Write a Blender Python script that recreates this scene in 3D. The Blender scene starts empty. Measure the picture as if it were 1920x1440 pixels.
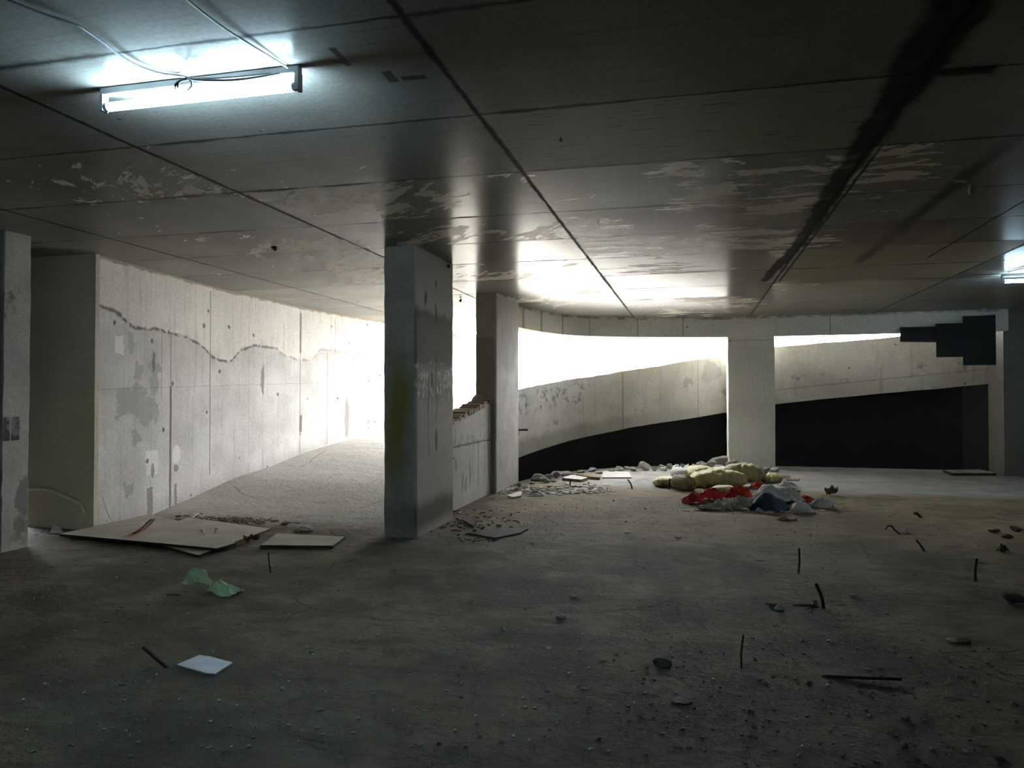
import bpy, bmesh, math, random
from mathutils import Vector, Matrix, noise as mnoise
SC = bpy.context.scene
COL = SC.collection

# ------------------------------------------------------------------ camera
F_PX, HORIZON, VPX, EYE, CEIL = 1390.0, 741.0, 1300.0, 1.5, 3.08
PITCH = math.atan((HORIZON - 720) / F_PX)
YAW = math.atan((VPX - 960) / F_PX * math.cos(PITCH))
cam_d = bpy.data.cameras.new('camera')
cam_d.sensor_fit = 'HORIZONTAL'
cam_d.sensor_width = 36.0
cam_d.lens = 36.0 * F_PX / 1920.0
cam_d.clip_end = 200
cam = bpy.data.objects.new('camera', cam_d)
cam.location = (0, 0, EYE)
cam.rotation_euler = (math.pi / 2 + PITCH, 0, YAW)
COL.objects.link(cam)
SC.camera = cam

# ------------------------------------------------------------------ view, sky, sun
SC.view_settings.view_transform = 'Standard'
SC.view_settings.look = 'None'
SC.view_settings.gamma = 1.0
SC.view_settings.use_curve_mapping = False
SC.view_settings.exposure = 0.58
world = bpy.data.worlds.new('sky')
SC.world = world
world.use_nodes = True
bg = world.node_tree.nodes['Background']
bg.inputs['Color'].default_value = (0.95, 0.97, 1.0, 1)
bg.inputs['Strength'].default_value = 25.0
sun_d = bpy.data.lights.new('sun', 'SUN')
sun_d.energy = 60.0
sun_d.angle = math.radians(0.6)
sun_d.color = (1.0, 0.95, 0.86)
sun = bpy.data.objects.new('sun', sun_d)
sun.rotation_euler = Vector((-0.5, 0.30, -0.78)).to_track_quat('-Z', 'Y').to_euler()
sun.location = (8, 6, 12)
COL.objects.link(sun)
try:
    SC.cycles.max_bounces = 12
    SC.cycles.diffuse_bounces = 7
    SC.cycles.glossy_bounces = 4
    SC.cycles.sample_clamp_indirect = 6.0
    SC.cycles.caustics_reflective = False
    SC.cycles.caustics_refractive = False
except Exception:
    pass

# ------------------------------------------------------------------ helpers: places
FW = Vector((-math.sin(YAW) * math.cos(PITCH), math.cos(YAW) * math.cos(PITCH), math.sin(PITCH)))
RT = Vector((math.cos(YAW), math.sin(YAW), 0))
UP = RT.cross(FW)
EYE_P = Vector((0, 0, EYE))


def ray(px, py):
    return FW + RT * ((px - 960) / F_PX) + UP * ((720 - py) / F_PX)


def gp(px, py, z=0.0):
    """point of the horizontal plane at height z"""
    d = ray(px, py)
    return EYE_P + d * ((z - EYE) / d.z)


def dep(p):
    return (Vector(p) - EYE_P).dot(FW)


def at(px, py, t):
    return EYE_P + ray(px, py) * t


# ------------------------------------------------------------------ helpers: objects
def link(name, me, mat=None, parent=None, smooth=False):
    o = bpy.data.objects.new(name, me)
    COL.objects.link(o)
    if mat:
        me.materials.append(mat)
    if parent:
        o.parent = parent
    if smooth:
        for p in me.polygons:
            p.use_smooth = True
    return o


def obj(name, bm, mat=None, parent=None, smooth=False, loc=None):
    me = bpy.data.meshes.new(name)
    if loc is not None:
        bmesh.ops.translate(bm, verts=bm.verts, vec=-Vector(loc))
    bm.normal_update()
    bm.to_mesh(me)
    bm.free()
    o = link(name, me, mat, parent, smooth)
    if loc is not None:
        o.location = loc
    return o


def tag(o, label, cat, group=None, kind=None):
    o['label'] = label
    o['category'] = cat
    if group:
        o['group'] = group
    if kind:
        o['kind'] = kind
    return o


def struct(o):
    o['kind'] = 'structure'
    return o


def thing(name, label, cat, loc=(0, 0, 0), rotz=0.0, group=None):
    o = bpy.data.objects.new(name, None)
    o.empty_display_size = 0.1
    COL.objects.link(o)
    o.location = loc
    o.rotation_euler = (0, 0, rotz)
    return tag(o, label, cat, group)


def add_box(bm, x0, x1, y0, y1, z0, z1):
    vs = [bm.verts.new((x, y, z)) for z in (z0, z1) for x, y in ((x0, y0), (x1, y0), (x1, y1), (x0, y1))]
    for f in ((3, 2, 1, 0), (4, 5, 6, 7), (0, 1, 5, 4), (1, 2, 6, 5), (2, 3, 7, 6), (3, 0, 4, 7)):
        bm.faces.new([vs[i] for i in f])
    return vs


def add_prism(bm, poly, z0, z1):
    """poly counter-clockwise; z0 and z1 may be lists"""
    n = len(poly)
    za = z0 if isinstance(z0, (list, tuple)) else [z0] * n
    zb = z1 if isinstance(z1, (list, tuple)) else [z1] * n
    a = [bm.verts.new((p[0], p[1], z)) for p, z in zip(poly, za)]
    b = [bm.verts.new((p[0], p[1], z)) for p, z in zip(poly, zb)]
    bm.faces.new(list(reversed(a)))
    bm.faces.new(b)
    for i in range(n):
        j = (i + 1) % n
        bm.faces.new((a[i], a[j], b[j], b[i]))
    bmesh.ops.recalc_face_normals(bm, faces=bm.faces)


def catmull(pts, k):
    out = []
    P = [Vector(p) for p in pts]
    for i in range(len(P) - 1):
        p0 = P[i - 1] if i else P[i] * 2 - P[i + 1]
        p1, p2 = P[i], P[i + 1]
        p3 = P[i + 2] if i + 2 < len(P) else p2 * 2 - p1
        for s in range(k):
            t = s / k
            out.append(0.5 * (2 * p1 + (p2 - p0) * t + (2 * p0 - 5 * p1 + 4 * p2 - p3) * t * t + (3 * p1 - p0 - 3 * p2 + p3) * t ** 3))
    out.append(P[-1])
    return out


def add_tube(bm, pts, r, n=8, ribs=0.0):
    P = [Vector(p) for p in pts]
    rings = []
    ref = Vector((0.13, 0.31, 0.94))
    for i, p in enumerate(P):
        d = (P[min(i + 1, len(P) - 1)] - P[max(i - 1, 0)]).normalized()
        a = d.cross(ref)
        if a.length < 1e-3:
            a = d.cross(Vector((1, 0, 0)))
        a.normalize()
        b = d.cross(a).normalized()
        rr = r * (1 + (ribs if i % 2 else 0))
        rings.append([bm.verts.new(p + (a * math.cos(2 * math.pi * k / n) + b * math.sin(2 * math.pi * k / n)) * rr) for k in range(n)])
    for q, s in zip(rings[:-1], rings[1:]):
        for k in range(n):
            bm.faces.new((q[k], q[(k + 1) % n], s[(k + 1) % n], s[k]))
    bm.faces.new(rings[0])
    bm.faces.new(list(reversed(rings[-1])))
    bmesh.ops.recalc_face_normals(bm, faces=bm.faces)


def frac(p, seed, sc=1.0, octv=4):
    return mnoise.fractal(Vector(p) * sc + Vector((seed * 7.31, seed * 3.17, seed * 1.93)), 1.0, 2.0, octv)


def bevel(bm, w, seg=1):
    bmesh.ops.bevel(bm, geom=list(bm.edges), offset=w, segments=seg, affect='EDGES', profile=0.5)


# ------------------------------------------------------------------ helpers: node materials
class NT:
    def __init__(self, name):
        self.mat = bpy.data.materials.new(name)
        self.mat.use_nodes = True
        self.t = self.mat.node_tree
        self.bsdf = self.t.nodes['Principled BSDF']
        self._pos = None

    def n(self, kind):
        return self.t.nodes.new(kind)

    def set(self, sock, v):
        if hasattr(v, 'is_linked') or isinstance(v, bpy.types.NodeSocket):
            self.t.links.new(v, sock)
        elif isinstance(v, (tuple, list)) and len(v) == 3 and sock.type == 'RGBA':
            sock.default_value = (*v, 1)
        else:
            sock.default_value = v

    def math(self, op, a, b=0.0, c=0.0, clamp=False):
        m = self.n('ShaderNodeMath')
        m.operation = op
        m.use_clamp = clamp
        self.set(m.inputs[0], a)
        self.set(m.inputs[1], b)
        self.set(m.inputs[2], c)
        return m.outputs[0]

    def vm(self, op, a, b=(0, 0, 0), out=0):
        m = self.n('ShaderNodeVectorMath')
        m.operation = op
        self.set(m.inputs[0], a)
        if op == 'SCALE':
            self.set(m.inputs['Scale'], b)
        elif op not in ('LENGTH', 'FLOOR', 'FRACTION', 'ABSOLUTE'):
            self.set(m.inputs[1], b)
        return m.outputs['Value'] if op in ('LENGTH', 'DISTANCE', 'DOT_PRODUCT') else m.outputs[0]

    def mix(self, f, a, b, mode='MIX'):
        m = self.n('ShaderNodeMix')
        m.data_type = 'RGBA'
        m.blend_type = mode
        m.clamp_factor = True
        self.set(m.inputs[0], f)
        self.set(m.inputs[6], a)
        self.set(m.inputs[7], b)
        return m.outputs[2]

    def step(self, v, a, b, lo=0.0, hi=1.0):
        m = self.n('ShaderNodeMapRange')
        m.interpolation_type = 'SMOOTHSTEP'
        self.set(m.inputs[0], v)
        for i, q in enumerate((a, b, lo, hi)):
            self.set(m.inputs[1 + i], q)
        return m.outputs[0]

    def noise(self, vec, scale=1.0, detail=4.0, rough=0.55, out=0, dist=0.0):
        m = self.n('ShaderNodeTexNoise')
        self.set(m.inputs['Vector'], vec)
        self.set(m.inputs['Scale'], scale)
        self.set(m.inputs['Detail'], detail)
        self.set(m.inputs['Roughness'], rough)
        self.set(m.inputs['Distortion'], dist)
        return m.outputs[out]

    def white(self, vec):
        m = self.n('ShaderNodeTexWhiteNoise')
        m.noise_dimensions = '3D'
        self.set(m.inputs['Vector'], vec)
        return m.outputs[0]

    def voro(self, vec, scale, feature='F1', out='Distance', rnd=1.0):
        m = self.n('ShaderNodeTexVoronoi')
        m.feature = feature
        self.set(m.inputs['Vector'], vec)
        self.set(m.inputs['Scale'], scale)
        self.set(m.inputs['Randomness'], rnd)
        return m.outputs[out]

    def pos(self):
        if self._pos is None:
            self._pos = self.n('ShaderNodeNewGeometry').outputs['Position']
        return self._pos

    def objco(self):
        return self.n('ShaderNodeTexCoord').outputs['Object']

    def sep(self, v):
        m = self.n('ShaderNodeSeparateXYZ')
        self.set(m.inputs[0], v)
        return m.outputs

    def comb(self, x, y, z):
        m = self.n('ShaderNodeCombineXYZ')
        for i, q in enumerate((x, y, z)):
            self.set(m.inputs[i], q)
        return m.outputs[0]

    def curve(self, v, pts):
        m = self.n('ShaderNodeFloatCurve')
        c = m.mapping.curves[0]
        x0, x1 = pts[0][0], pts[-1][0]
        lo, hi = min(p[1] for p in pts), max(p[1] for p in pts)
        for i, (x, y) in enumerate(pts):
            q = ((x - x0) / (x1 - x0), (y - lo) / (hi - lo))
            if i < 1:
                c.points[0].location = q
            elif i == len(pts) - 1:
                c.points[-1].location = q
            else:
                c.points.new(*q)
        m.mapping.update()
        u = self.math('DIVIDE', self.math('SUBTRACT', v, x0), x1 - x0, clamp=True)
        self.set(m.inputs['Value'], u)
        return self.math('MULTIPLY_ADD', m.outputs[0], hi - lo, lo)

    def vary(self, vec, amp, scale):
        """the vector shaken by noise, for ragged edges"""
        nz = self.noise(vec, scale, 5.0, 0.6, out=1)
        return self.vm('ADD', vec, self.vm('SCALE', self.vm('SUBTRACT', nz, (0.5, 0.5, 0.5)), amp))

    def blob(self, v, c, r, soft=0.25):
        d = self.vm('LENGTH', self.vm('MULTIPLY', self.vm('SUBTRACT', v, c), (1 / r[0], 1 / r[1], 1 / r[2])))
        return self.step(d, 1 - soft, 1 + soft, 1.0, 0.0)

    def rect(self, a, b, a0, a1, b0, b1, soft=0.01):
        da = self.math('SUBTRACT', self.math('ABSOLUTE', self.math('SUBTRACT', a, (a0 + a1) / 2)), (a1 - a0) / 2)
        db = self.math('SUBTRACT', self.math('ABSOLUTE', self.math('SUBTRACT', b, (b0 + b1) / 2)), (b1 - b0) / 2)
        return self.step(self.math('MAXIMUM', da, db), -soft, soft, 1.0, 0.0)

    def line(self, a, c, w, soft=0.5):
        d = self.math('ABSOLUTE', self.math('SUBTRACT', a, c))
        return self.step(d, w * (1 - soft), w * (1 + soft), 1.0, 0.0)

    def orr(self, *ms):
        o = ms[0]
        for m in ms[1:]:
            o = self.math('MAXIMUM', o, m)
        return o

    def finish(self, col, rough=0.8, h=None, dist=0.01, strength=0.6, spec=None, metal=0.0):
        b = self.bsdf
        self.set(b.inputs['Base Color'], col)
        self.set(b.inputs['Roughness'], rough)
        self.set(b.inputs['Metallic'], metal)
        if spec is not None:
            self.set(b.inputs['Specular IOR Level'], spec)
        if h is not None:
            m = self.n('ShaderNodeBump')
            m.inputs['Strength'].default_value = strength
            m.inputs['Distance'].default_value = dist
            self.set(m.inputs['Height'], h)
            self.t.links.new(m.outputs[0], b.inputs['Normal'])
        return self.mat


def grain(N, P, ca, cb, sc=1.2):
    """mottled concrete colour with fine speckle"""
    a = N.noise(P, sc, 6.0, 0.62)
    c = N.mix(N.step(a, 0.3, 0.7), ca, cb)
    f = N.noise(P, 38.0, 3.0, 0.6)
    return N.mix(0.5, c, N.mix(N.step(f, 0.25, 0.75), (0.55, 0.55, 0.55), (1.0, 1.0, 1.0)), 'MULTIPLY')


def simple(name, ca, cb, rough=0.8, sc=6.0, bump=0.3, dist=0.004, spec=None, metal=0.0, use_obj=True, alpha=None, trans=0.0):
    N = NT(name)
    P = N.objco() if use_obj else N.pos()
    c = N.mix(N.step(N.noise(P, sc, 5.0, 0.6), 0.32, 0.68), ca, cb)
    m = N.finish(c, rough, N.noise(P, sc * 5, 3.0, 0.6), dist, bump, spec, metal)
    if trans:
        N.bsdf.inputs['Transmission Weight'].default_value = trans
        N.bsdf.inputs['IOR'].default_value = 1.15
    if alpha is not None:
        N.bsdf.inputs['Alpha'].default_value = alpha
    return m


# ------------------------------------------------------------------ ceiling material
def mat_ceiling():
    N = NT('board_marked_concrete')
    P = N.pos()
    x, y, z = N.sep(P)
    Pw = N.vary(P, 0.03, 7.0)
    xw, yw, zw = N.sep(Pw)
    # panels 2.27 by 1.14
    gx = N.math('DIVIDE', N.math('SUBTRACT', xw, 1.10), 2.27)
    gy = N.curve(yw, [(-8, -10), (2.87, 0), (3.99, 1), (5.09, 2), (6.28, 3), (7.38, 4), (8.53, 5), (9.82, 6), (11.09, 7), (20, 14.5)])
    cell = N.comb(N.math('FLOOR', gx), N.math('FLOOR', gy), 0.0)
    rnd = N.white(cell)
    rnd2 = N.white(N.vm('ADD', cell, (7.3, 2.1, 4.4)))
    fx = N.math('MULTIPLY', N.math('ABSOLUTE', N.math('SUBTRACT', N.math('FRACT', N.math('ADD', gx, 0.5)), 0.5)), 2.27)
    fy = N.math('MULTIPLY', N.math('ABSOLUTE', N.math('SUBTRACT', N.math('FRACT', N.math('ADD', gy, 0.5)), 0.5)), 1.15)
    wob = N.noise(P, 2.3, 4.0, 0.6)
    jx = N.step(fx, N.math('MULTIPLY', wob, 0.016), N.math('MULTIPLY_ADD', wob, 0.055, 0.002), 1.0, 0.0)
    jy = N.step(fy, 0.0, N.math('MULTIPLY_ADD', N.step(wob, 0.4, 0.75), 0.05, 0.016), 1.0, 0.0)
    joint = N.orr(N.math('MULTIPLY', jx, 0.9), N.math('MULTIPLY', jy, 0.85))
    base = grain(N, P, (0.26, 0.255, 0.228), (0.39, 0.38, 0.34), 0.7)
    base = N.mix(N.math('MULTIPLY', rnd, 0.45), base, (0.17, 0.172, 0.16))
    # board streaks along the cross direction
    st = N.noise(N.vm('MULTIPLY', P, (1.2, 22.0, 1.0)), 1.0, 4.0, 0.6)
    base = N.mix(N.math('MULTIPLY', N.step(st, 0.52, 0.72), 0.30), base, (0.14, 0.135, 0.12))
    # yellowish and reddish tint of some panels on the right
    tint = N.math('MULTIPLY', N.step(x, -1.3, 0.2), N.step(rnd2, 0.5, 0.8))
    base = N.mix(N.math('MULTIPLY', tint, 0.55), base, (0.30, 0.265, 0.19))
    red = N.math('MULTIPLY', N.rect(xw, yw, 1.18, 2.3, 7.4, 8.4, 0.12), 0.6)
    base = N.mix(red, base, (0.16, 0.10, 0.085))
    # film that has peeled away: pale flakes and scratches, slanting left of the long joint and level right of it
    Pr = N.n('ShaderNodeVectorRotate')
    Pr.rotation_type = 'Z_AXIS'
    N.set(Pr.inputs['Vector'], P)
    Pr.inputs['Angle'].default_value = 0.75
    Pf = N.mix(N.step(x, -1.175, -1.165), Pr.outputs[0], P)
    wide = N.noise(P, 0.75, 3.0, 0.5)
    zone = N.math('MULTIPLY', N.step(wide, 0.36, 0.56), N.math('MULTIPLY', N.step(x, -5.9, -3.9), N.step(x, 2.6, 1.0)))
    zone = N.math('MULTIPLY', zone, N.step(y, 3.6, 5.0))
    # panels that keep a rough board face instead
    board = N.math('MULTIPLY', N.rect(x, y, -1.17, 1.0, 3.99, 5.09, 0.004), 1.0)
    board = N.orr(board, N.rect(x, y, 1.0, 3.4, 8.53, 11.0, 0.02))
    zone = N.math('MULTIPLY', zone, N.math('SUBTRACT', 1.0, board))
    zone = N.math('MULTIPLY', zone, N.math('MULTIPLY_ADD', N.step(rnd2, 0.2, 0.75), 0.75, 0.35))
    fl = N.noise(N.vm('MULTIPLY', Pf, (1.9, 5.0, 1.0)), 1.0, 9.0, 0.68, dist=0.5)
    f2 = N.noise(N.vm('MULTIPLY', Pf, (6.0, 19.0, 1.0)), 1.0, 6.0, 0.7, dist=0.8)
    thr = N.math('MULTIPLY_ADD', zone, -0.20, 0.70)
    thr2 = N.math('MULTIPLY_ADD', zone, -0.14, 0.74)
    flake = N.orr(N.step(fl, thr, N.math('ADD', thr, 0.02)), N.math('MULTIPLY', N.step(f2, thr2, N.math('ADD', thr2, 0.02)), 0.8))
    base = N.mix(N.math('MULTIPLY', flake, 0.9), base, (0.80, 0.76, 0.68))
    bn = N.noise(N.vm('MULTIPLY', P, (3.0, 30.0, 1.0)), 1.0, 5.0, 0.7)
    base = N.mix(N.math('MULTIPLY', board, 0.55), base, (0.40, 0.365, 0.27))
    base = N.mix(N.math('MULTIPLY', board, N.math('MULTIPLY', N.step(bn, 0.56, 0.66), 0.7)), base, (0.12, 0.095, 0.06))
    # scratches along the lamp
    base = N.mix(joint, base, (0.018, 0.017, 0.015))
    # tar-dark joint that runs away from the camera, ragged and wider near it
    Pq = N.vary(P, 0.15, 3.4)
    xq = N.sep(Pq)[0]
    wide_j = N.curve(y, [(-8, 0.2), (3.0, 0.15), (4.4, 0.105), (6.0, 0.085), (7.7, 0.075), (10.8, 0.06), (11.2, 0.001)])
    cen = N.curve(y, [(-8, 1.02), (3.4, 1.05), (4.4, 1.06), (6.0, 1.06), (7.8, 1.08), (9.5, 1.0), (11.0, 0.95)])
    dj = N.math('ABSOLUTE', N.math('SUBTRACT', xq, cen))
    tar = N.math('MULTIPLY', N.step(dj, N.math('MULTIPLY', wide_j, 0.7), N.math('MULTIPLY', wide_j, 1.3), 1.0, 0.0), N.step(y, 11.1, 10.7))
    thin = N.math('MULTIPLY', N.line(xw, 1.165, 0.014), N.math('MULTIPLY', N.step(y, 4.6, 5.4), N.step(y, 11.0, 10.8)))
    thin = N.orr(thin, N.math('MULTIPLY', N.line(xw, 2.62, 0.012), N.math('MULTIPLY', N.step(y, 4.8, 5.4), N.step(y, 9.6, 9.3))))
    tar = N.orr(tar, thin, N.rect(N.sep(Pq)[0], N.sep(Pq)[1], 1.0, 1.42, 3.95, 4.06, 0.03))
    sm = N.math('MULTIPLY', N.line(N.sep(N.vary(P, 0.12, 3.0))[0], 1.92, 0.06, 0.8), N.math('MULTIPLY', N.step(y, 4.9, 5.4), N.step(y, 9.9, 9.2)))
    base = N.mix(N.math('MULTIPLY', sm, 0.75), base, (0.07, 0.065, 0.05))
    base = N.mix(N.math('MULTIPLY', tar, N.math('MULTIPLY_ADD', N.noise(P, 5.0, 4.0), 0.3, 0.74)), base, (0.016, 0.016, 0.014))
    # short dark slots cast into the slab
    slots = []
    for (x0, y0, x1, y1, w) in ((-1.60, 3.06, -1.59, 3.25, 0.012), (-1.47, 3.34, -1.44, 3.47, 0.011), (-1.40, 3.42, -1.29, 3.47, 0.008), (-2.95, 6.95, -2.90, 7.0, 0.012)):
        slots.append(N.rect(xw, yw, x0 - w, x1 + w, y0, y1, 0.008))
    base = N.mix(N.math('MULTIPLY', N.orr(*slots), 0.8), base, (0.03, 0.028, 0.024))
    # small nail holes
    vo = N.voro(P, 2.6)
    hole = N.step(vo, 0.03, 0.05, 1.0, 0.0)
    base = N.mix(N.math('MULTIPLY', hole, 0.8), base, (0.03, 0.03, 0.028))
    rough = N.math('MULTIPLY_ADD', flake, 0.10, N.math('MULTIPLY_ADD', rnd, 0.07, 0.20))
    rough = N.math('MAXIMUM', rough, N.math('MULTIPLY', board, 0.5))
    rough = N.math('MAXIMUM', rough, N.math('MULTIPLY', tar, 0.7))
    h = N.math('ADD', N.math('MULTIPLY', N.noise(P, 9.0, 5.0, 0.6), 0.4), N.math('SUBTRACT', N.math('MULTIPLY', flake, 0.3), N.math('MULTIPLY', joint, 0.12)))
    h = N.math('MULTIPLY_ADD', rnd, 0.25, h)
    rough = N.math('MAXIMUM', rough, N.math('MULTIPLY', joint, 0.8))
    return N.finish(base, rough, h, 0.0015, 0.4, 0.025)


# ------------------------------------------------------------------ floor material
def mat_floor():
    N = NT('dusty_concrete_floor')
    P = N.pos()
    x, y, z = N.sep(P)
    Pw = N.vary(P, 0.5, 1.1)
    xw, yw, zw = N.sep(Pw)
    a = N.noise(P, 0.8, 7.0, 0.66)
    dirt = N.mix(N.step(a, 0.38, 0.62), (0.070, 0.060, 0.040), (0.20, 0.172, 0.118))
    pat = N.noise(N.vm('MULTIPLY', P, (0.8, 1.3, 1.0)), 1.6, 5.0, 0.6, dist=0.6)
    dirt = N.mix(N.math('MULTIPLY', N.step(pat, 0.52, 0.60), 0.5), dirt, (0.052, 0.047, 0.033))
    dirt = N.mix(N.math('MULTIPLY', N.step(pat, 0.46, 0.38), 0.4), dirt, (0.22, 0.18, 0.105))
    # clean pale concrete by the slab edge and on the ramp
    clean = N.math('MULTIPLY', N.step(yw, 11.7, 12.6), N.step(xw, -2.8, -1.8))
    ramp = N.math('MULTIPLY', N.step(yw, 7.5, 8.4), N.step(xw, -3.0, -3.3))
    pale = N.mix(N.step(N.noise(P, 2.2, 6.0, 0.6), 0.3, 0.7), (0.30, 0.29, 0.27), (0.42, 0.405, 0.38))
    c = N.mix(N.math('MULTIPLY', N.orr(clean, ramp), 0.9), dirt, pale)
    # brown dust between the columns
    br = N.math('MULTIPLY', N.math('MULTIPLY', N.step(yw, 6.6, 9.0), N.step(yw, 12.8, 11.8)), N.step(xw, -3.2, -2.4))
    c = N.mix(N.math('MULTIPLY', br, N.math('MULTIPLY_ADD', N.step(a, 0.4, 0.6), 0.4, 0.4)), c, (0.25, 0.19, 0.10))
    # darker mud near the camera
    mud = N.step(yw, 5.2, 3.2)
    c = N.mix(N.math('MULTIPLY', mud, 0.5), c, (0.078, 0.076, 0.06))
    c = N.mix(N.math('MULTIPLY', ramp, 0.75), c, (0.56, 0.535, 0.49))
    bl = N.noise(N.vm('MULTIPLY', P, (1.0, 2.2, 1.0)), 2.7, 7.0, 0.7)
    c = N.mix(N.math('MULTIPLY', N.step(bl, 0.50, 0.64), N.math('MULTIPLY_ADD', N.orr(clean, ramp), -0.55, 0.7)), c, (0.06, 0.055, 0.04))
    b2 = N.noise(N.vm('MULTIPLY', P, (1.5, 4.0, 1.0)), 5.0, 6.0, 0.7)
    c = N.mix(N.math('MULTIPLY', N.step(b2, 0.52, 0.66), N.math('MULTIPLY_ADD', N.orr(clean, ramp), -0.48, 0.55)), c, (0.07, 0.062, 0.045))
    gr = N.voro(P, 55.0)
    sp = N.math('MULTIPLY', N.step(gr, 0.10, 0.22, 1.0, 0.0), N.step(N.noise(P, 3.0, 3.0, 0.6), 0.5, 0.7))
    c = N.mix(N.math('MULTIPLY', sp, 0.45), c, (0.36, 0.34, 0.30))
    cr = N.voro(N.vary(P, 0.25, 2.0), 0.55, 'DISTANCE_TO_EDGE')
    crack = N.math('MULTIPLY', N.step(cr, 0.002, 0.008, 1.0, 0.0), N.step(N.noise(P, 0.7, 2.0), 0.48, 0.6))
    c = N.mix(N.math('MULTIPLY', crack, 0.4), c, (0.05, 0.047, 0.04))
    h = N.math('ADD', N.math('MULTIPLY', N.noise(P, 3.5, 8.0, 0.72), 1.0), N.math('MULTIPLY', N.noise(P, 24.0, 4.0, 0.7), 0.28))
    h = N.math('SUBTRACT', N.math('MULTIPLY_ADD', sp, 0.1, h), N.math('MULTIPLY', crack, 0.2))
    return N.finish(c, 0.88, h, 0.07, 0.85, 0.2)


# ------------------------------------------------------------------ ramp wall material (world y along the wall, z up)
def mat_ramp_wall():
    N = NT('ramp_wall_concrete')
    P = N.pos()
    x, y, z = N.sep(P)
    Pw = N.vary(P, 0.10, 5.0)
    xw, yw, zw = N.sep(Pw)
    line = N.curve(yw, [(6.9, 2.52), (7.36, 2.45), (7.6, 2.33), (8.12, 2.32), (8.58, 2.30), (9.23, 2.15), (9.75, 2.01), (9.93, 2.06), (10.22, 2.21), (10.84, 2.30), (11.5, 2.17), (12.2, 2.13), (12.7, 2.36), (14.3, 2.32), (18, 2.4)])
    d = N.math('SUBTRACT', zw, line)
    up = N.step(d, -0.01, 0.02)
    lower = grain(N, P, (0.50, 0.49, 0.465), (0.66, 0.65, 0.635), 1.6)
    upper = grain(N, P, (0.66, 0.635, 0.59), (0.78, 0.755, 0.71), 0.9)
    c = N.mix(up, lower, upper)
    # damp grey patches with hard edges below the pour line
    Pp = N.vary(P, 0.75, 3.2)
    damp = N.orr(N.blob(Pp, (-6.6, 7.55, 2.05), (9, 0.10, 0.12)), N.blob(Pp, (-6.6, 8.05, 1.72), (9, 0.12, 0.22), 0.06),
                 N.blob(Pp, (-6.6, 7.88, 1.30), (9, 0.26, 0.22), 0.06), N.blob(Pp, (-6.6, 7.52, 1.45), (9, 0.22, 0.18), 0.08),
                 N.blob(Pp, (-6.6, 7.60, 0.95), (9, 0.06, 0.10), 0.1), N.blob(Pp, (-6.6, 7.55, 0.32), (9, 0.07, 0.12), 0.1),
                 N.blob(Pp, (-6.6, 7.72, 1.78), (9, 0.10, 0.10), 0.12))
    c = N.mix(N.math('MULTIPLY', damp, 0.6), c, (0.255, 0.25, 0.235))
    sheet = N.math('MULTIPLY', N.rect(yw, zw, 6.8, 8.1, 1.5, 2.3, 0.04), 0.28)
    c = N.mix(sheet, c, (0.33, 0.325, 0.305))
    # vertical streaks
    stv = N.noise(N.vm('MULTIPLY', P, (1.0, 11.0, 0.7)), 1.0, 5.0, 0.65)
    c = N.mix(N.math('MULTIPLY', N.step(stv, 0.53, 0.70), 0.38), c, (0.30, 0.285, 0.26))
    st3 = N.noise(N.vm('MULTIPLY', P, (1.0, 34.0, 1.6)), 1.0, 4.0, 0.6)
    c = N.mix(N.math('MULTIPLY', N.step(st3, 0.58, 0.72), 0.35), c, (0.26, 0.24, 0.21))
    # ragged dark seam
    sm = N.math('MULTIPLY', N.step(N.math('ABSOLUTE', d), 0.006, 0.035, 1.0, 0.0), N.step(N.noise(P, 9.0, 3.0, 0.6), 0.38, 0.55))
    halo = N.math('MULTIPLY', N.step(N.math('ABSOLUTE', d), 0.0, 0.22, 1.0, 0.0), N.step(N.noise(P, 4.0, 4.0, 0.6), 0.45, 0.75))
    c = N.mix(N.math('MULTIPLY', halo, 0.45), c, (0.30, 0.275, 0.22))
    fade = N.step(y, 12.5, 10.2, 0.35, 1.0)
    c = N.mix(N.math('MULTIPLY', N.math('MULTIPLY', sm, 0.85), fade), c, (0.07, 0.06, 0.045))
    # formwork joints
    js = []
    Py = N.vary(P, 0.025, 3.0)
    yy = N.sep(Py)[1]
    for (yc, z0, z1, w, k) in ((8.37, 0.0, 1.62, 0.022, 0.85), (8.17, 1.45, 2.3, 0.008, 0.4), (8.37, 1.62, 2.3, 0.010, 0.5), (9.34, 0.35, 3.0, 0.014, 0.6), (10.35, 0.3, 3.0, 0.007, 0.35),
                               (11.42, 2.2, 2.75, 0.010, 0.3), (11.95, 0.46, 3.05, 0.014, 0.5), (12.84, 0.55, 2.3, 0.02, 0.4), (13.1, 2.3, 3.0, 0.012, 0.4), (13.76, 0.7, 2.35, 0.02, 0.3),
                               (8.9, 0.3, 1.5, 0.006, 0.25), (10.75, 0.4, 2.2, 0.006, 0.3), (7.95, 0.2, 1.4, 0.006, 0.3)):
        js.append(N.math('MULTIPLY', N.rect(yy, z, yc - w, yc + w, z0, z1, 0.008), k))
    js.append(N.math('MULTIPLY', N.rect(yy, zw, 11.93, 11.985, 2.25, 2.98, 0.012), 0.8))
    js.append(N.math('MULTIPLY', N.rect(yy, zw, 11.93, 12.01, 0.83, 1.15, 0.012), 0.8))
    js.append(N.math('MULTIPLY', N.line(N.sep(N.vary(P, 0.03, 2.0))[2], N.math('MULTIPLY_ADD', y, 0.03, 1.35), 0.006), 0.22))
    jm = N.orr(*js)
    c = N.mix(jm, c, (0.10, 0.08, 0.065))
    # patched squares and broken holes
    white = N.orr(N.rect(yw, zw, 7.27, 7.43, 1.98, 2.20, 0.008), N.rect(yw, zw, 7.86, 8.11, 0.50, 0.80, 0.008), N.blob(Pw, (-6.6, 8.52, 0.72), (9, 0.09, 0.12), 0.1))
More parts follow.
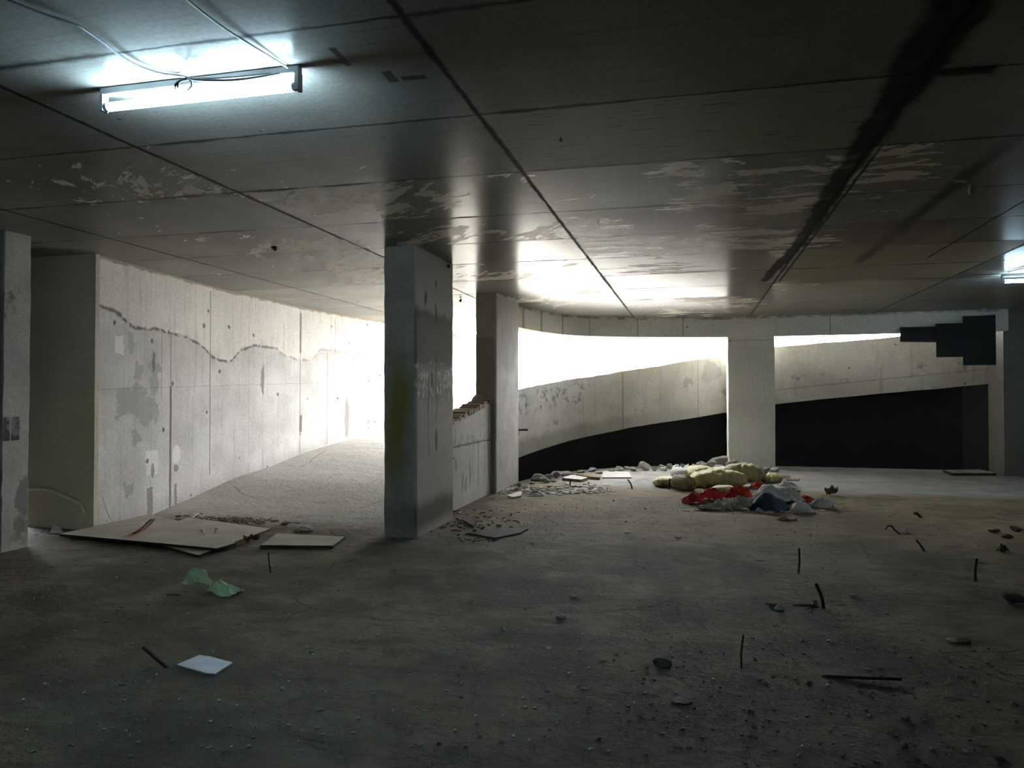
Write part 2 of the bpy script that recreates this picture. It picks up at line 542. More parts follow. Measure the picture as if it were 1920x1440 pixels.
    c = N.mix(N.math('MULTIPLY', white, 0.8), c, (0.72, 0.71, 0.66))
    Ph = N.vary(P, 0.12, 6.0)
    yh, zh = N.sep(Ph)[1], N.sep(Ph)[2]
    broken = N.orr(N.blob(Ph, (-6.6, 7.99, 0.55), (9, 0.035, 0.09), 0.15), N.rect(yh, zh, 7.88, 8.0, -0.1, 0.33, 0.01), N.rect(yh, zh, 8.47, 8.53, 0.0, 0.32, 0.01), N.blob(Ph, (-6.6, 8.5, 0.52), (9, 0.05, 0.05), 0.2),
                   N.blob(Ph, (-6.6, 8.0, 1.92), (9, 0.04, 0.13), 0.15), N.blob(Ph, (-6.7, 10.75, 1.75), (9, 0.05, 0.25), 0.2), N.blob(Ph, (-6.65, 13.5, 1.05), (9, 0.08, 0.4), 0.2))
    c = N.mix(N.math('MULTIPLY', broken, 0.7), c, (0.12, 0.11, 0.095))
    # tie holes
    q = N.comb(N.math('MULTIPLY', y, 3.0), N.math('MULTIPLY', z, 2.8), 0.0)
    vd = N.voro(q, 1.0)
    vr = N.n('ShaderNodeSeparateColor')
    m2 = N.n('ShaderNodeTexVoronoi')
    N.set(m2.inputs['Vector'], q)
    m2.inputs['Scale'].default_value = 1.0
    N.set(vr.inputs[0], m2.outputs['Color'])
    rad = N.math('MULTIPLY_ADD', N.noise(P, 11.0, 2.0), 0.16, -0.01)
    tie = N.math('MULTIPLY', N.step(vd, rad, N.math('ADD', rad, 0.03), 1.0, 0.0), N.step(vr.outputs[0], 0.2, 0.25))
    c = N.mix(N.math('MULTIPLY', tie, 0.85), c, (0.09, 0.075, 0.06))
    # rusty shrinkage gap under the ceiling
    c = N.mix(N.math('MULTIPLY', N.step(zw, 3.03, 3.06), 0.7), c, (0.20, 0.13, 0.08))
    # dirt near the ground
    gz = N.math('SUBTRACT', zw, N.curve(y, [(6.9, 0.0), (8.5, 0.06), (10.9, 0.32), (14.7, 0.76), (20, 1.1)]))
    c = N.mix(N.math('MULTIPLY', N.step(gz, 0.22, 0.0), 0.35), c, (0.24, 0.22, 0.18))
    h = N.math('SUBTRACT', N.math('MULTIPLY', N.noise(P, 8.0, 6.0, 0.65), 0.5), N.math('MULTIPLY', N.orr(jm, tie, sm, broken), 0.8))
    h = N.math('MULTIPLY_ADD', up, 0.3, h)
    return N.finish(c, 0.82, h, 0.012, 0.6, 0.3)


# ------------------------------------------------------------------ other concrete
def mat_concrete(name, ca, cb, sc=1.0, marks=None, streak=0.25, holes=1.6, vertical=True):
    N = NT(name)
    P = N.pos()
    c = grain(N, P, ca, cb, sc)
    st = N.noise(N.vm('MULTIPLY', P, (9.0, 9.0, 0.7) if vertical else (0.8, 0.8, 12.0)), 1.0, 5.0, 0.65)
    c = N.mix(N.math('MULTIPLY', N.step(st, 0.54, 0.74), streak), c, tuple(v * 0.45 for v in ca))
    hm = 0.0
    if holes:
        vd = N.voro(P, holes)
        hm = N.step(vd, 0.035, 0.06, 1.0, 0.0)
        c = N.mix(N.math('MULTIPLY', hm, 0.8), c, (0.06, 0.055, 0.05))
    if marks:
        c = marks(N, P, c)
    h = N.math('MULTIPLY', N.noise(P, 10.0, 6.0, 0.65), 0.5)
    if holes:
        h = N.math('SUBTRACT', h, hm)
    return N.finish(c, 0.85, h, 0.01, 0.5, 0.3)


def marks_column_near(N, P, c):
    Pw = N.vary(P, 0.16, 4.0)
    x, y, z = N.sep(P)
    xw, yw, zw = N.sep(Pw)
    side = N.step(x, -2.86, -2.84)           # the face towards the room
    front = N.math('SUBTRACT', 1.0, side)
    moss = N.math('MULTIPLY', N.blob(N.vary(P, 0.3, 2.5), (-3.03, 7.33, 1.28), (0.12, 9, 0.62), 0.6), front)
    c = N.mix(N.math('MULTIPLY', moss, 0.85), c, (0.24, 0.20, 0.03))
    scrape = N.math('MULTIPLY', N.rect(yw, zw, 7.2, 8.6, 1.82, 2.42, 0.05), side)
    c = N.mix(N.math('MULTIPLY', scrape, 0.7), c, (0.12, 0.105, 0.08))
    lightp = N.math('MULTIPLY', N.math('MULTIPLY', N.step(zw, 2.36, 2.5), side), 0.6)
    c = N.mix(lightp, c, (0.66, 0.64, 0.59))
    c = N.mix(N.math('MULTIPLY', N.math('MULTIPLY', N.step(zw, 1.5, 1.35), side), 0.45), c, (0.60, 0.57, 0.52))
    worn = N.math('MULTIPLY', N.math('MULTIPLY', N.rect(yw, zw, 7.2, 8.6, 1.45, 1.85, 0.06), side), N.step(N.noise(P, 12.0, 4.0, 0.7), 0.5, 0.62))
    c = N.mix(N.math('MULTIPLY', worn, 0.85), c, (0.78, 0.74, 0.67))
    drip = N.orr(N.blob(Pw, (-2.83, 7.95, 2.75), (9, 0.025, 0.06)), N.blob(Pw, (-2.83, 7.95, 2.42), (9, 0.03, 0.12)), N.blob(Pw, (-2.83, 7.6, 2.55), (9, 0.035, 0.09)), N.blob(Pw, (-2.83, 7.8, 1.66), (9, 0.03, 0.09)), N.blob(Pw, (-2.83, 7.95, 1.0), (9, 0.03, 0.12)), N.rect(yw, z, 7.93, 7.95, 1.2, 2.0, 0.01), N.rect(yw, z, 7.68, 7.70, 0.85, 1.7, 0.01))
    c = N.mix(N.math('MULTIPLY', N.math('MULTIPLY', drip, side), 0.75), c, (0.075, 0.07, 0.055))
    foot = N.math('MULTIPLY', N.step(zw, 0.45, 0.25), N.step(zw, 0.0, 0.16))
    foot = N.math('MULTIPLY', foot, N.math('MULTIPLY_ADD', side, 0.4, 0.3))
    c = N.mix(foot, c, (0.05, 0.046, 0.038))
    return c


def marks_column_mid(N, P, c):
    Pw = N.vary(P, 0.2, 3.0)
    x, y, z = N.sep(P)
    xw, yw, zw = N.sep(Pw)
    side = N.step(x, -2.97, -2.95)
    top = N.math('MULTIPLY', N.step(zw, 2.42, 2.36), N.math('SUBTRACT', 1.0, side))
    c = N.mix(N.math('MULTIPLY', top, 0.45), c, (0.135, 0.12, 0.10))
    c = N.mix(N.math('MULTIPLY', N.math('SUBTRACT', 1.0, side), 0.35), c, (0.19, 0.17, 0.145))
    wet = N.math('MULTIPLY', N.blob(Pw, (-2.92, 11.6, 2.25), (9, 0.7, 0.38), 0.3), side)
    c = N.mix(N.math('MULTIPLY', wet, 0.5), c, (0.22, 0.21, 0.19))
    return c


def marks_band(N, P, c):
    x, y, z = N.sep(P)
    Pw = N.vary(P, 0.7, 3.4)
    xw, yw, zw = N.sep(N.vary(P, 0.2, 3.0))
    low = N.curve(x, [(-3.2, 0.36), (-2.9, 0.44), (-2.2, 0.63), (-1.0, 0.85), (0.7, 1.13), (1.7, 1.30), (3.8, 1.53), (6.6, 1.80)])
    k = N.math('SUBTRACT', zw, low)
    wet = N.math('MULTIPLY', N.step(k, 0.38, 0.18), N.step(xw, 0.4, -2.4))
    c = N.mix(N.math('MULTIPLY', wet, 0.6), c, (0.16, 0.155, 0.14))
    ks = N.math('SUBTRACT', z, low)
    seam = N.line(ks, 0.30, 0.012)
    right = N.step(x, 1.2, 2.2)
    c = N.mix(N.math('MULTIPLY', N.math('MULTIPLY', seam, right), 0.4), c, (0.12, 0.11, 0.09))
    blot = N.math('MULTIPLY', N.step(N.noise(P, 2.8, 5.0, 0.65), 0.58, 0.66), N.line(k, 0.42, 0.13, 0.6))
    c = N.mix(N.math('MULTIPLY', blot, 0.6), c, (0.13, 0.125, 0.11))
    ink = N.math('MULTIPLY', N.math('MULTIPLY', N.step(x, -1.9, -2.3), N.line(k, 0.95, 0.22, 0.3)), N.step(N.noise(P, 7.0, 5.0, 0.7), 0.5, 0.62))
    c = N.mix(N.math('MULTIPLY', ink, 0.65), c, (0.08, 0.08, 0.085))
    grey = N.orr(N.blob(Pw, (0.35, 16.5, 1.98), (0.22, 9, 0.22), 0.15), N.blob(Pw, (-0.1, 16.45, 1.75), (0.10, 9, 0.12), 0.2))
    c = N.mix(N.math('MULTIPLY', grey, 0.5), c, (0.17, 0.165, 0.16))
    j = N.orr(N.line(x, -1.45, 0.014), N.line(x, 0.1, 0.008))
    c = N.mix(N.math('MULTIPLY', j, 0.5), c, (0.12, 0.11, 0.09))
    return c


def marks_pillar(N, P, c):
    x, y, z = N.sep(P)
    Pw = N.vary(P, 0.4, 5.0)
    xw, yw, zw = N.sep(Pw)
    side = N.step(x, -6.44, -6.42)
    Pt = N.vary(P, 0.02, 8.0)
    yt, zt = N.sep(Pt)[1], N.sep(Pt)[2]
    sq = N.math('MULTIPLY', N.orr(N.rect(yt, zt, 5.725, 5.80, 1.06, 1.29, 0.006), N.rect(yt, zt, 5.812, 5.905, 1.06, 1.29, 0.006)), side)
    sq = N.math('MULTIPLY', sq, N.step(N.noise(P, 9.0, 3.0), 0.36, 0.5, 0.55, 1.0))
    c = N.mix(N.math('MULTIPLY', sq, 0.92), c, (0.035, 0.035, 0.033))
    scuff = N.math('MULTIPLY', N.math('MULTIPLY', N.rect(yw, zw, 5.6, 6.5, 2.15, 2.6, 0.08), N.step(N.noise(P, 7.0, 5.0, 0.7), 0.54, 0.62)), side)
    scuff = N.orr(scuff, N.math('MULTIPLY', N.blob(Pw, (-6.4, 5.96, 0.50), (9, 0.08, 0.2), 0.2), side), N.math('MULTIPLY', N.blob(Pw, (-6.4, 5.9, 0.2), (9, 0.07, 0.14), 0.3), side))
    c = N.mix(N.math('MULTIPLY', scuff, 0.65), c, (0.10, 0.095, 0.085))
    return c


def marks_far(N, P, c):
    z = N.sep(N.vary(P, 0.06, 5.0))[2]
    return N.mix(N.math('MULTIPLY', N.line(z, 2.62, 0.012), 0.35), c, (0.2, 0.18, 0.14))


def marks_fascia(N, P, c):
    x, y, z = N.sep(P)
    j = N.orr(*[N.line(x, v, 0.010) for v in (-2.93, -2.76, -2.48, -2.02, -1.1, -0.2, 2.6)])
    c = N.mix(N.math('MULTIPLY', j, 0.6), c, (0.16, 0.13, 0.09))
    rust = N.math('MULTIPLY', N.step(z, 3.02, 3.06), N.step(N.noise(P, 5.0, 4.0), 0.4, 0.6))
    return N.mix(N.math('MULTIPLY', rust, 0.7), c, (0.22, 0.12, 0.08))


def marks_low(N, P, c):
    x, y, z = N.sep(N.vary(P, 0.03, 5.0))
    j = N.orr(N.line(z, 0.825, 0.012), N.rect(y, z, 8.83, 8.86, 0.82, 0.98, 0.006), N.rect(y, z, 10.29, 10.32, 0.2, 0.83, 0.006), N.rect(y, z, 9.2, 9.215, 0.83, 1.12, 0.005))
    b = N.math('MULTIPLY', N.line(N.sep(N.vary(P, 0.2, 6.0))[2], 0.87, 0.07, 0.5), N.step(N.noise(P, 9.0, 4.0), 0.5, 0.6))
    c = N.mix(N.math('MULTIPLY', b, 0.35), c, (0.15, 0.13, 0.10))
    c = N.mix(N.math('MULTIPLY', j, 0.7), c, (0.09, 0.08, 0.06))
    P2 = N.vary(P, 0.15, 6.0)
    s = N.orr(N.blob(P2, (-3.02, 9.55, 0.35), (9, 0.05, 0.13)), N.blob(P2, (-3.02, 9.9, 0.42), (9, 0.06, 0.16)), N.blob(P2, (-3.02, 9.7, 0.28), (9, 0.04, 0.1)), N.blob(P2, (-3.02, 9.25, 0.6), (9, 0.03, 0.08)))
    return N.mix(N.math('MULTIPLY', s, 0.5), c, (0.14, 0.12, 0.10))


M = {}
M['ceiling'] = mat_ceiling()
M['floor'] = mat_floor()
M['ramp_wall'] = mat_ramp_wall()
M['plain'] = mat_concrete('grey_render', (0.20, 0.19, 0.165), (0.27, 0.255, 0.225), 1.0, None, 0.15, 0)
M['void_shade'] = mat_concrete('void_shade_black', (0.012, 0.013, 0.012), (0.018, 0.02, 0.018), 1.0, None, 0.1, 0)  # near-black base colour paints in the darkness of the void
M['dark_wall'] = mat_concrete('brown_grey_render', (0.52, 0.50, 0.40), (0.64, 0.61, 0.50), 1.0, None, 0.2, 0)
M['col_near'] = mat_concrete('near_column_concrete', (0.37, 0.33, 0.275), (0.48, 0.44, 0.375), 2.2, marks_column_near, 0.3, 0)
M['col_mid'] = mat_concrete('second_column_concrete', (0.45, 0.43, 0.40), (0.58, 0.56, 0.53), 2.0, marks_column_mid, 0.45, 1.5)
M['col_far'] = mat_concrete('far_column_concrete', (0.78, 0.755, 0.67), (0.88, 0.86, 0.77), 1.4, marks_far, 0.22, 3.2)
M['pillar'] = mat_concrete('left_pillar_concrete', (0.36, 0.36, 0.34), (0.46, 0.455, 0.43), 2.0, marks_pillar, 0.25, 2.6)
M['fascia'] = mat_concrete('beam_concrete', (0.86, 0.83, 0.74), (0.92, 0.89, 0.80), 1.2, marks_fascia, 0.2, 2.6)
M['band'] = mat_concrete('ramp_parapet_concrete', (0.44, 0.425, 0.38), (0.58, 0.565, 0.52), 1.3, marks_band, 0.4, 2.2)
M['lowwall'] = mat_concrete('low_wall_concrete', (0.62, 0.605, 0.57), (0.76, 0.74, 0.70), 1.6, marks_low, 0.35, 2.4)
M['coping'] = simple('brick_dust', (0.30, 0.22, 0.165), (0.42, 0.33, 0.26), 0.9, 5.0, 0.6, 0.01, use_obj=False)
M['stone'] = simple('grey_rubble', (0.22, 0.21, 0.19), (0.40, 0.385, 0.35), 0.9, 7.0, 0.6, 0.006)
M['pale_stone'] = simple('pale_mortar', (0.48, 0.46, 0.40), (0.62, 0.60, 0.53), 0.9, 9.0, 0.6, 0.005)
M['crumb'] = simple('concrete_crumb', (0.30, 0.285, 0.25), (0.46, 0.44, 0.39), 0.9, 30.0, 0.4, 0.002)
M['dark_clod'] = simple('dark_clod', (0.045, 0.04, 0.03), (0.085, 0.075, 0.055), 0.95, 14.0, 0.5, 0.005)
M['mud_bit'] = simple('mud_bit', (0.10, 0.09, 0.066), (0.15, 0.132, 0.1), 0.95, 30.0, 0.5, 0.002)
M['steel'] = simple('rusty_steel', (0.022, 0.018, 0.014), (0.05, 0.035, 0.024), 0.75, 30.0, 0.3, 0.001)
M['ply'] = simple('dirty_plywood', (0.30, 0.27, 0.215), (0.40, 0.365, 0.30), 0.8, 2.2, 0.15, 0.002)
M['ply_edge'] = simple('dark_plywood_edge', (0.03, 0.028, 0.022), (0.06, 0.05, 0.04), 0.9, 10.0, 0.3, 0.002)
M['pale_board'] = simple('pale_board', (0.42, 0.405, 0.36), (0.52, 0.50, 0.45), 0.75, 4.0, 0.15, 0.002)
M['brown_wood'] = simple('brown_wood', (0.115, 0.075, 0.04), (0.20, 0.135, 0.075), 0.85, 8.0, 0.3, 0.002)
M['yellow_bag'] = simple('yellow_woven_sack', (0.38, 0.34, 0.13), (0.50, 0.455, 0.225), 0.7, 4.0, 0.35, 0.006)
M['olive_bag'] = simple('olive_woven_sack', (0.23, 0.215, 0.11), (0.33, 0.30, 0.165), 0.75, 5.0, 0.35, 0.006)
M['white_bag'] = simple('white_woven_sack', (0.50, 0.49, 0.45), (0.62, 0.61, 0.57), 0.7, 6.0, 0.35, 0.004)
M['grey_rag'] = simple('grey_rag', (0.42, 0.38, 0.33), (0.62, 0.575, 0.51), 0.85, 9.0, 0.4, 0.004)
M['red'] = simple('red_cloth', (0.42, 0.022, 0.014), (0.62, 0.045, 0.028), 0.8, 9.0, 0.4, 0.004)
M['blue'] = simple('dark_blue_plastic', (0.008, 0.012, 0.026), (0.022, 0.04, 0.095), 0.55, 7.0, 0.4, 0.005)
M['clear'] = simple('hazy_plastic', (0.60, 0.60, 0.58), (0.74, 0.74, 0.72), 0.3, 8.0, 0.4, 0.004, alpha=0.55)
M['foil'] = simple('shiny_white_wrapper', (0.86, 0.86, 0.88), (0.95, 0.95, 0.97), 0.18, 12.0, 0.5, 0.004, metal=0.55)
M['green'] = simple('green_plastic', (0.30, 0.45, 0.22), (0.42, 0.58, 0.32), 0.35, 9.0, 0.4, 0.004)
M['green'].node_tree.nodes['Principled BSDF'].inputs['Alpha'].default_value = 0.9
M['paper'] = simple('white_sheet', (0.58, 0.61, 0.66), (0.70, 0.73, 0.77), 0.7, 12.0, 0.2, 0.001)
M['pink'] = simple('pinkish_card', (0.42, 0.29, 0.24), (0.52, 0.38, 0.31), 0.8, 9.0, 0.3, 0.003)
M['leaf'] = simple('dry_leaf', (0.10, 0.08, 0.035), (0.17, 0.135, 0.06), 0.8, 9.0, 0.4, 0.003)
M['pale_leaf'] = simple('pale_dry_leaf', (0.28, 0.25, 0.16), (0.40, 0.36, 0.25), 0.8, 9.0, 0.4, 0.003)
M['redtape'] = simple('red_tape', (0.40, 0.10, 0.085), (0.55, 0.20, 0.17), 0.6, 20.0, 0.3, 0.002)
M['cream'] = simple('cream_tape', (0.62, 0.55, 0.46), (0.70, 0.64, 0.55), 0.6, 20.0, 0.3, 0.002)
M['housing'] = simple('white_lamp_housing', (0.22, 0.23, 0.25), (0.27, 0.28, 0.30), 0.45, 6.0, 0.05, 0.001)
M['cap'] = simple('grey_lamp_cap', (0.25, 0.27, 0.28), (0.33, 0.35, 0.36), 0.5, 6.0, 0.05, 0.001)
M['cable_grey'] = simple('grey_cable', (0.20, 0.21, 0.22), (0.26, 0.27, 0.28), 0.5, 6.0, 0.05, 0.001)
M['cable_dark'] = simple('dark_cable', (0.05, 0.052, 0.055), (0.075, 0.078, 0.08), 0.5, 6.0, 0.05, 0.001)
M['cable_pale'] = simple('pale_cable', (0.58, 0.57, 0.52), (0.68, 0.67, 0.62), 0.5, 6.0, 0.05, 0.001)
M['black_sheet'] = simple('black_sheet', (0.014, 0.015, 0.014), (0.022, 0.023, 0.022), 0.8, 2.0, 0.1, 0.002)
M['black_sheet2'] = simple('worn_black_sheet', (0.022, 0.02, 0.02), (0.035, 0.032, 0.032), 0.8, 2.0, 0.1, 0.002)


def mat_glow(name, col, k):
    N = NT(name)
    N.bsdf.inputs['Base Color'].default_value = (0.8, 0.8, 0.8, 1)
    N.bsdf.inputs['Emission Color'].default_value = (*col, 1)
    N.bsdf.inputs['Emission Strength'].default_value = k
    return N.mat


M['tube'] = mat_glow('lit_lamp_tube', (0.56, 0.81, 1.0), 85.0)

# ------------------------------------------------------------------ setting
FASCIA = [(-3.0, 12.46), (-2.79, 13.5), (-2.52, 14.24), (-2.17, 14.72), (-1.57, 15.1), (-1.05, 15.32), (0.0, 15.58), (0.67, 15.7), (1.58, 15.6), (3.0, 15.5), (3.84, 15.4), (5.6, 15.3)]
BAND = [(-3.1, 12.5), (-3.07, 12.74), (-2.89, 13.5), (-2.55, 14.4), (-2.21, 14.97), (-1.6, 15.65), (-1.05, 16.02), (0.0, 16.47), (0.7, 16.61), (1.7, 16.71), (3.76, 16.73), (5.88, 16.63), (8.0, 16.5)]
OUTER = [(-6.505, 6.985), (-6.62, 8.1), (-6.77, 9.4), (-6.8, 10.6), (-6.82, 11.9), (-6.70, 13.3), (-6.43, 14.8), (-5.75, 16.6), (-4.5, 18.4), (-2.4, 19.7), (0.4, 20.2), (3.2, 20.3), (8.0, 20.1)]

bm = bmesh.new()
beam = [(p.x, p.y) for p in catmull([Vector((q[0], q[1], 0)) for q in BAND], 4)]
beam = [(a - 0.2 * max(0.0, min(1.0, (0.2 - a) / 2.0)), b + 0.2 * max(0.15, min(1.0, (b - 12.0) / 3.0)) + 0.9 * max(0.0, min(1.0, (a - 0.6) / 1.5))) for a, b in beam]  # slab edge pushed out further at the right to cut light through the slot
poly = [(-14, -7), (10, -7), (10, 17.5)] + list(reversed(beam)) + [(-4.35, 18.85), (-5.2, 17.75), (-5.95, 16.65), (-6.68, 14.9), (-7.0, 12.0), (-6.95, 9.4), (-6.75, 7.1), (-14, 7.1)]
add_prism(bm, poly, CEIL, CEIL + 0.22)
bmesh.ops.triangulate(bm, faces=[f for f in bm.faces if len(f.verts) > 4])
struct(obj('ceiling', bm, M['ceiling']))

bm = bmesh.new()
edge = [(p[0] + 0.12 * k, p[1] - 0.13) for p, k in zip(BAND[1:], [1, .9, .8, .7, .5, .4, .2, 0, 0, 0, 0, 0])]
edge = [e for e in edge if e[0] < 7]
poly = [(-14, -7), (10, -7), (10, 16.4)] + list(reversed(edge)) + [(-3.14, 12.5), (-3.14, 7.7), (-6.58, 8.0), (-6.5, 6.95), (-14, 7.1)]
add_prism(bm, poly, -0.25, 0.0)
bmesh.ops.triangulate(bm, faces=[f for f in bm.faces if len(f.verts) > 4])
struct(obj('floor', bm, M['floor']))

# the ramp that climbs round the core
ST = [((-3.2, 7.7), (-6.6, 8.0), 0.0), ((-3.2, 8.6), (-6.72, 9.0), 0.10), ((-3.2, 9.6), (-6.8, 10.0), 0.24), ((-3.2, 10.6), (-6.84, 11.0), 0.32), ((-3.2, 11.6), (-6.84, 12.1), 0.46),
      ((-3.15, 12.6), (-6.75, 13.3), 0.59), ((-2.95, 13.5), (-6.4, 15.0), 0.70), ((-2.66, 14.48), (-5.65, 16.9), 0.80), ((-2.32, 15.06), (-5.0, 17.9), 0.88), ((-1.7, 15.76), (-4.3, 18.7), 1.0), ((-1.12, 16.13), (-3.3, 19.35), 1.1), ((-0.1, 16.56), (-2.3, 19.85), 1.22),
      ((1.7, 16.75), (0.4, 20.3), 1.5), ((3.76, 16.78), (3.2, 20.4), 1.75), ((8.0, 16.55), (8.0, 20.2), 2.2)]
bm = bmesh.new()
tops, bots = [], []
for a, b, z in ST:
    tops.append((bm.verts.new((a[0], a[1], z)), bm.verts.new((b[0], b[1], z))))
    bots.append((bm.verts.new((a[0], a[1], z - 0.2)), bm.verts.new((b[0], b[1], z - 0.2))))
for i in range(len(ST) - 1):
    bm.faces.new((tops[i][0], tops[i + 1][0], tops[i + 1][1], tops[i][1]))
    bm.faces.new((bots[i][0], bots[i][1], bots[i + 1][1], bots[i + 1][0]))
    bm.faces.new((tops[i][0], bots[i][0], bots[i + 1][0], tops[i + 1][0]))
    bm.faces.new((tops[i][1], tops[i + 1][1], bots[i + 1][1], bots[i][1]))
bmesh.ops.recalc_face_normals(bm, faces=bm.faces)
struct(obj('ramp_floor', bm, M['floor']))


def strip_wall(name, path, thick, z0, z1, mat, side=1, k=4):
    """wall of given thickness along a plan path; z0 / z1 functions of the path parameter"""
    P = catmull([Vector((p[0], p[1], 0)) for p in path], k)
    n = len(P)
    bm = bmesh.new()
    rows = []
    for i, p in enumerate(P):
        d = (P[min(i + 1, n - 1)] - P[max(i - 1, 0)]).normalized()
        nrm = Vector((-d.y, d.x, 0)) * side
        q = p + nrm * thick
        s = i / (n - 1) * (len(path) - 1)
        a, b = z0(s), z1(s)
        rows.append([bm.verts.new((p.x, p.y, a)), bm.verts.new((p.x, p.y, b)), bm.verts.new((q.x, q.y, b)), bm.verts.new((q.x, q.y, a))])
    for r, s in zip(rows[:-1], rows[1:]):
        for k2 in range(4):
            bm.faces.new((r[k2], r[(k2 + 1) % 4], s[(k2 + 1) % 4], s[k2]))
    bm.faces.new(rows[0])
    bm.faces.new(list(reversed(rows[-1])))
    bmesh.ops.recalc_face_normals(bm, faces=bm.faces)
    return obj(name, bm, mat)


def lerp_list(vals):
    def f(s):
        i = min(int(s), len(vals) - 2)
        return vals[i] + (vals[i + 1] - vals[i]) * (s - i)
    return f


struct(strip_wall('wall_left', OUTER, 0.3, lambda s: -3.2, lerp_list([CEIL] * 8 + [2.9, 2.3, 2.4, 2.6, 3.0]), M['ramp_wall'], 1))

# back wall left of the ramp with a broken gap at its foot behind the left pillar
bm = bmesh.new()
pts = [(-14, -0.05), (-8.3, -0.05), (-7.95, 0.52), (-7.56, 0.36), (-7.45, 0.16), (-7.36, -0.05), (-6.48, -0.05)]
rows = [[bm.verts.new((px_, y_, z_)) for y_, z_ in ((6.92, zb), (6.92, CEIL), (6.98, CEIL), (6.98, zb))] for px_, zb in pts]
for a, b in zip(rows[:-1], rows[1:]):
    for k in range(4):
        bm.faces.new((a[k], a[(k + 1) % 4], b[(k + 1) % 4], b[k]))
bm.faces.new(rows[0])
bm.faces.new(list(reversed(rows[-1])))
bmesh.ops.recalc_face_normals(bm, faces=bm.faces)
struct(obj('wall_back', bm, M['dark_wall']))
bm = bmesh.new()
add_box(bm, -13.9, -7.25, 7.12, 15.5, -0.4, -0.06)
struct(obj('ground', bm, M['pale_board']))
bm = bmesh.new()
add_box(bm, -14.3, -14, -7.3, 7.1, -0.2, CEIL + 0.1)
struct(obj('wall_side', bm, M['plain']))
bm = bmesh.new()
add_box(bm, -14, 10, -7.3, -7, -0.2, CEIL + 0.1)
struct(obj('wall_front', bm, M['plain']))
bm = bmesh.new()
add_box(bm, 10, 10.3, -7.3, 16.5, -0.2, CEIL + 0.1)
struct(obj('wall_right', bm, M['plain']))
bm = bmesh.new()
add_box(bm, 5.62, 10, 15.6, 16.35, -0.2, CEIL)
struct(obj('wall_back_right', bm, M['plain']))
# void under the ramp
bm = bmesh.new()
add_box(bm, -9, 10.3, 7.4, 20.9, -3.4, -3.2)
struct(obj('floor_lower', bm, M['plain']))
bm = bmesh.new()
add_box(bm, -9, 10.3, 11.9, 12.1, -3.3, -0.2)
struct(obj('wall_light_block', bm, M['plain']))  # added out of sight, keeps sky light from entering the void
bm = bmesh.new()
add_box(bm, 8.06, 8.3, 12.0, 20.6, -3.2, -0.26)
add_box(bm, 8.06, 8.3, 16.8, 20.6, -0.26, 4.2)
struct(obj('wall_ramp_end', bm, M['plain']))
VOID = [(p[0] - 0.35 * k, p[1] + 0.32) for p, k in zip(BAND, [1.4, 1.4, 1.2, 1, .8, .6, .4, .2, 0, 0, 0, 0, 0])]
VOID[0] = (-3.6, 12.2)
struct(strip_wall('wall_void_shade', VOID[:-1] + [(8.0, 17.6)], 0.2, lambda s: -3.2, lerp_list([.42, .46, .53, .62, .68, .8, .92, 1.08, 1.2, 1.38, 1.6, 1.85, 2.05]), M['void_shade'], 1))  # added black wall, its colour stands in for shade under the ramp
# dropped beam along the slab edge
struct(strip_wall('trim_1', FASCIA, 0.28, lambda s: 2.69, lambda s: CEIL, M['fascia'], 1))

# ------------------------------------------------------------------ built elements that stand in the room
o = strip_wall('ramp_parapet', BAND, 0.2, lerp_list([.33, .36, .44, .55, .63, .75, .85, 1.01, 1.13, 1.31, 1.53, 1.74, 2.0]),
               lerp_list([1.55, 1.58, 1.67, 1.78, 1.86, 1.97, 2.06, 2.26, 2.37, 2.53, 2.68, 2.86, 3.05]), M['band'], 1, 6)
me = o.data
rr = random.Random(5)
for v in me.vertices:                      # chipped upper edge
    if v.co.z > 1.5 and v.co.x < 5:
        v.co.z += 0.02 * frac(v.co, 3, 3.0)
tag(o, 'stained concrete parapet of the rising ramp, behind the columns and above the black void', 'parapet')


def column(name, x0, x1, y0, y1, mat, label, top=(0, 0), seed=1, taper=0.0):
    bm = bmesh.new()
    nz = 26
    rings = []
    bv = 0.012
    for i in range(nz + 1):
        z = CEIL * i / nz
        u = i / nz
        r = []
        sx, sy = top[0] * u, top[1] * u
        for (cx, cy, ox, oy) in ((x0, y0, 1, 1), (x1, y0, -1, 1), (x1, y1, -1, -1), (x0, y1, 1, -1)):
            j = 0.006 * frac((cx * 3, cy * 3, z * 4), seed)
            b = bv * (1 + 0.8 * frac((cx, cy, z * 9), seed + 3))
            pts = [(cx, cy + oy * b), (cx + ox * b, cy)]
            if (ox, oy) in ((-1, 1), (1, -1)):
                pts.reverse()
            for q in pts:
                r.append(bm.verts.new((q[0] + j + sx, q[1] + sy, z)))
        rings.append(r)
    n = len(rings[0])
    for a, b in zip(rings[:-1], rings[1:]):
        for k in range(n):
            bm.faces.new((a[k], a[(k + 1) % n], b[(k + 1) % n], b[k]))
    bm.faces.new(list(reversed(rings[0])))
    bm.faces.new(rings[-1])
    bmesh.ops.recalc_face_normals(bm, faces=bm.faces)
    o = obj(name, bm, mat, loc=((x0 + x1) / 2, (y0 + y1) / 2, 0))
    return tag(o, label, 'column')


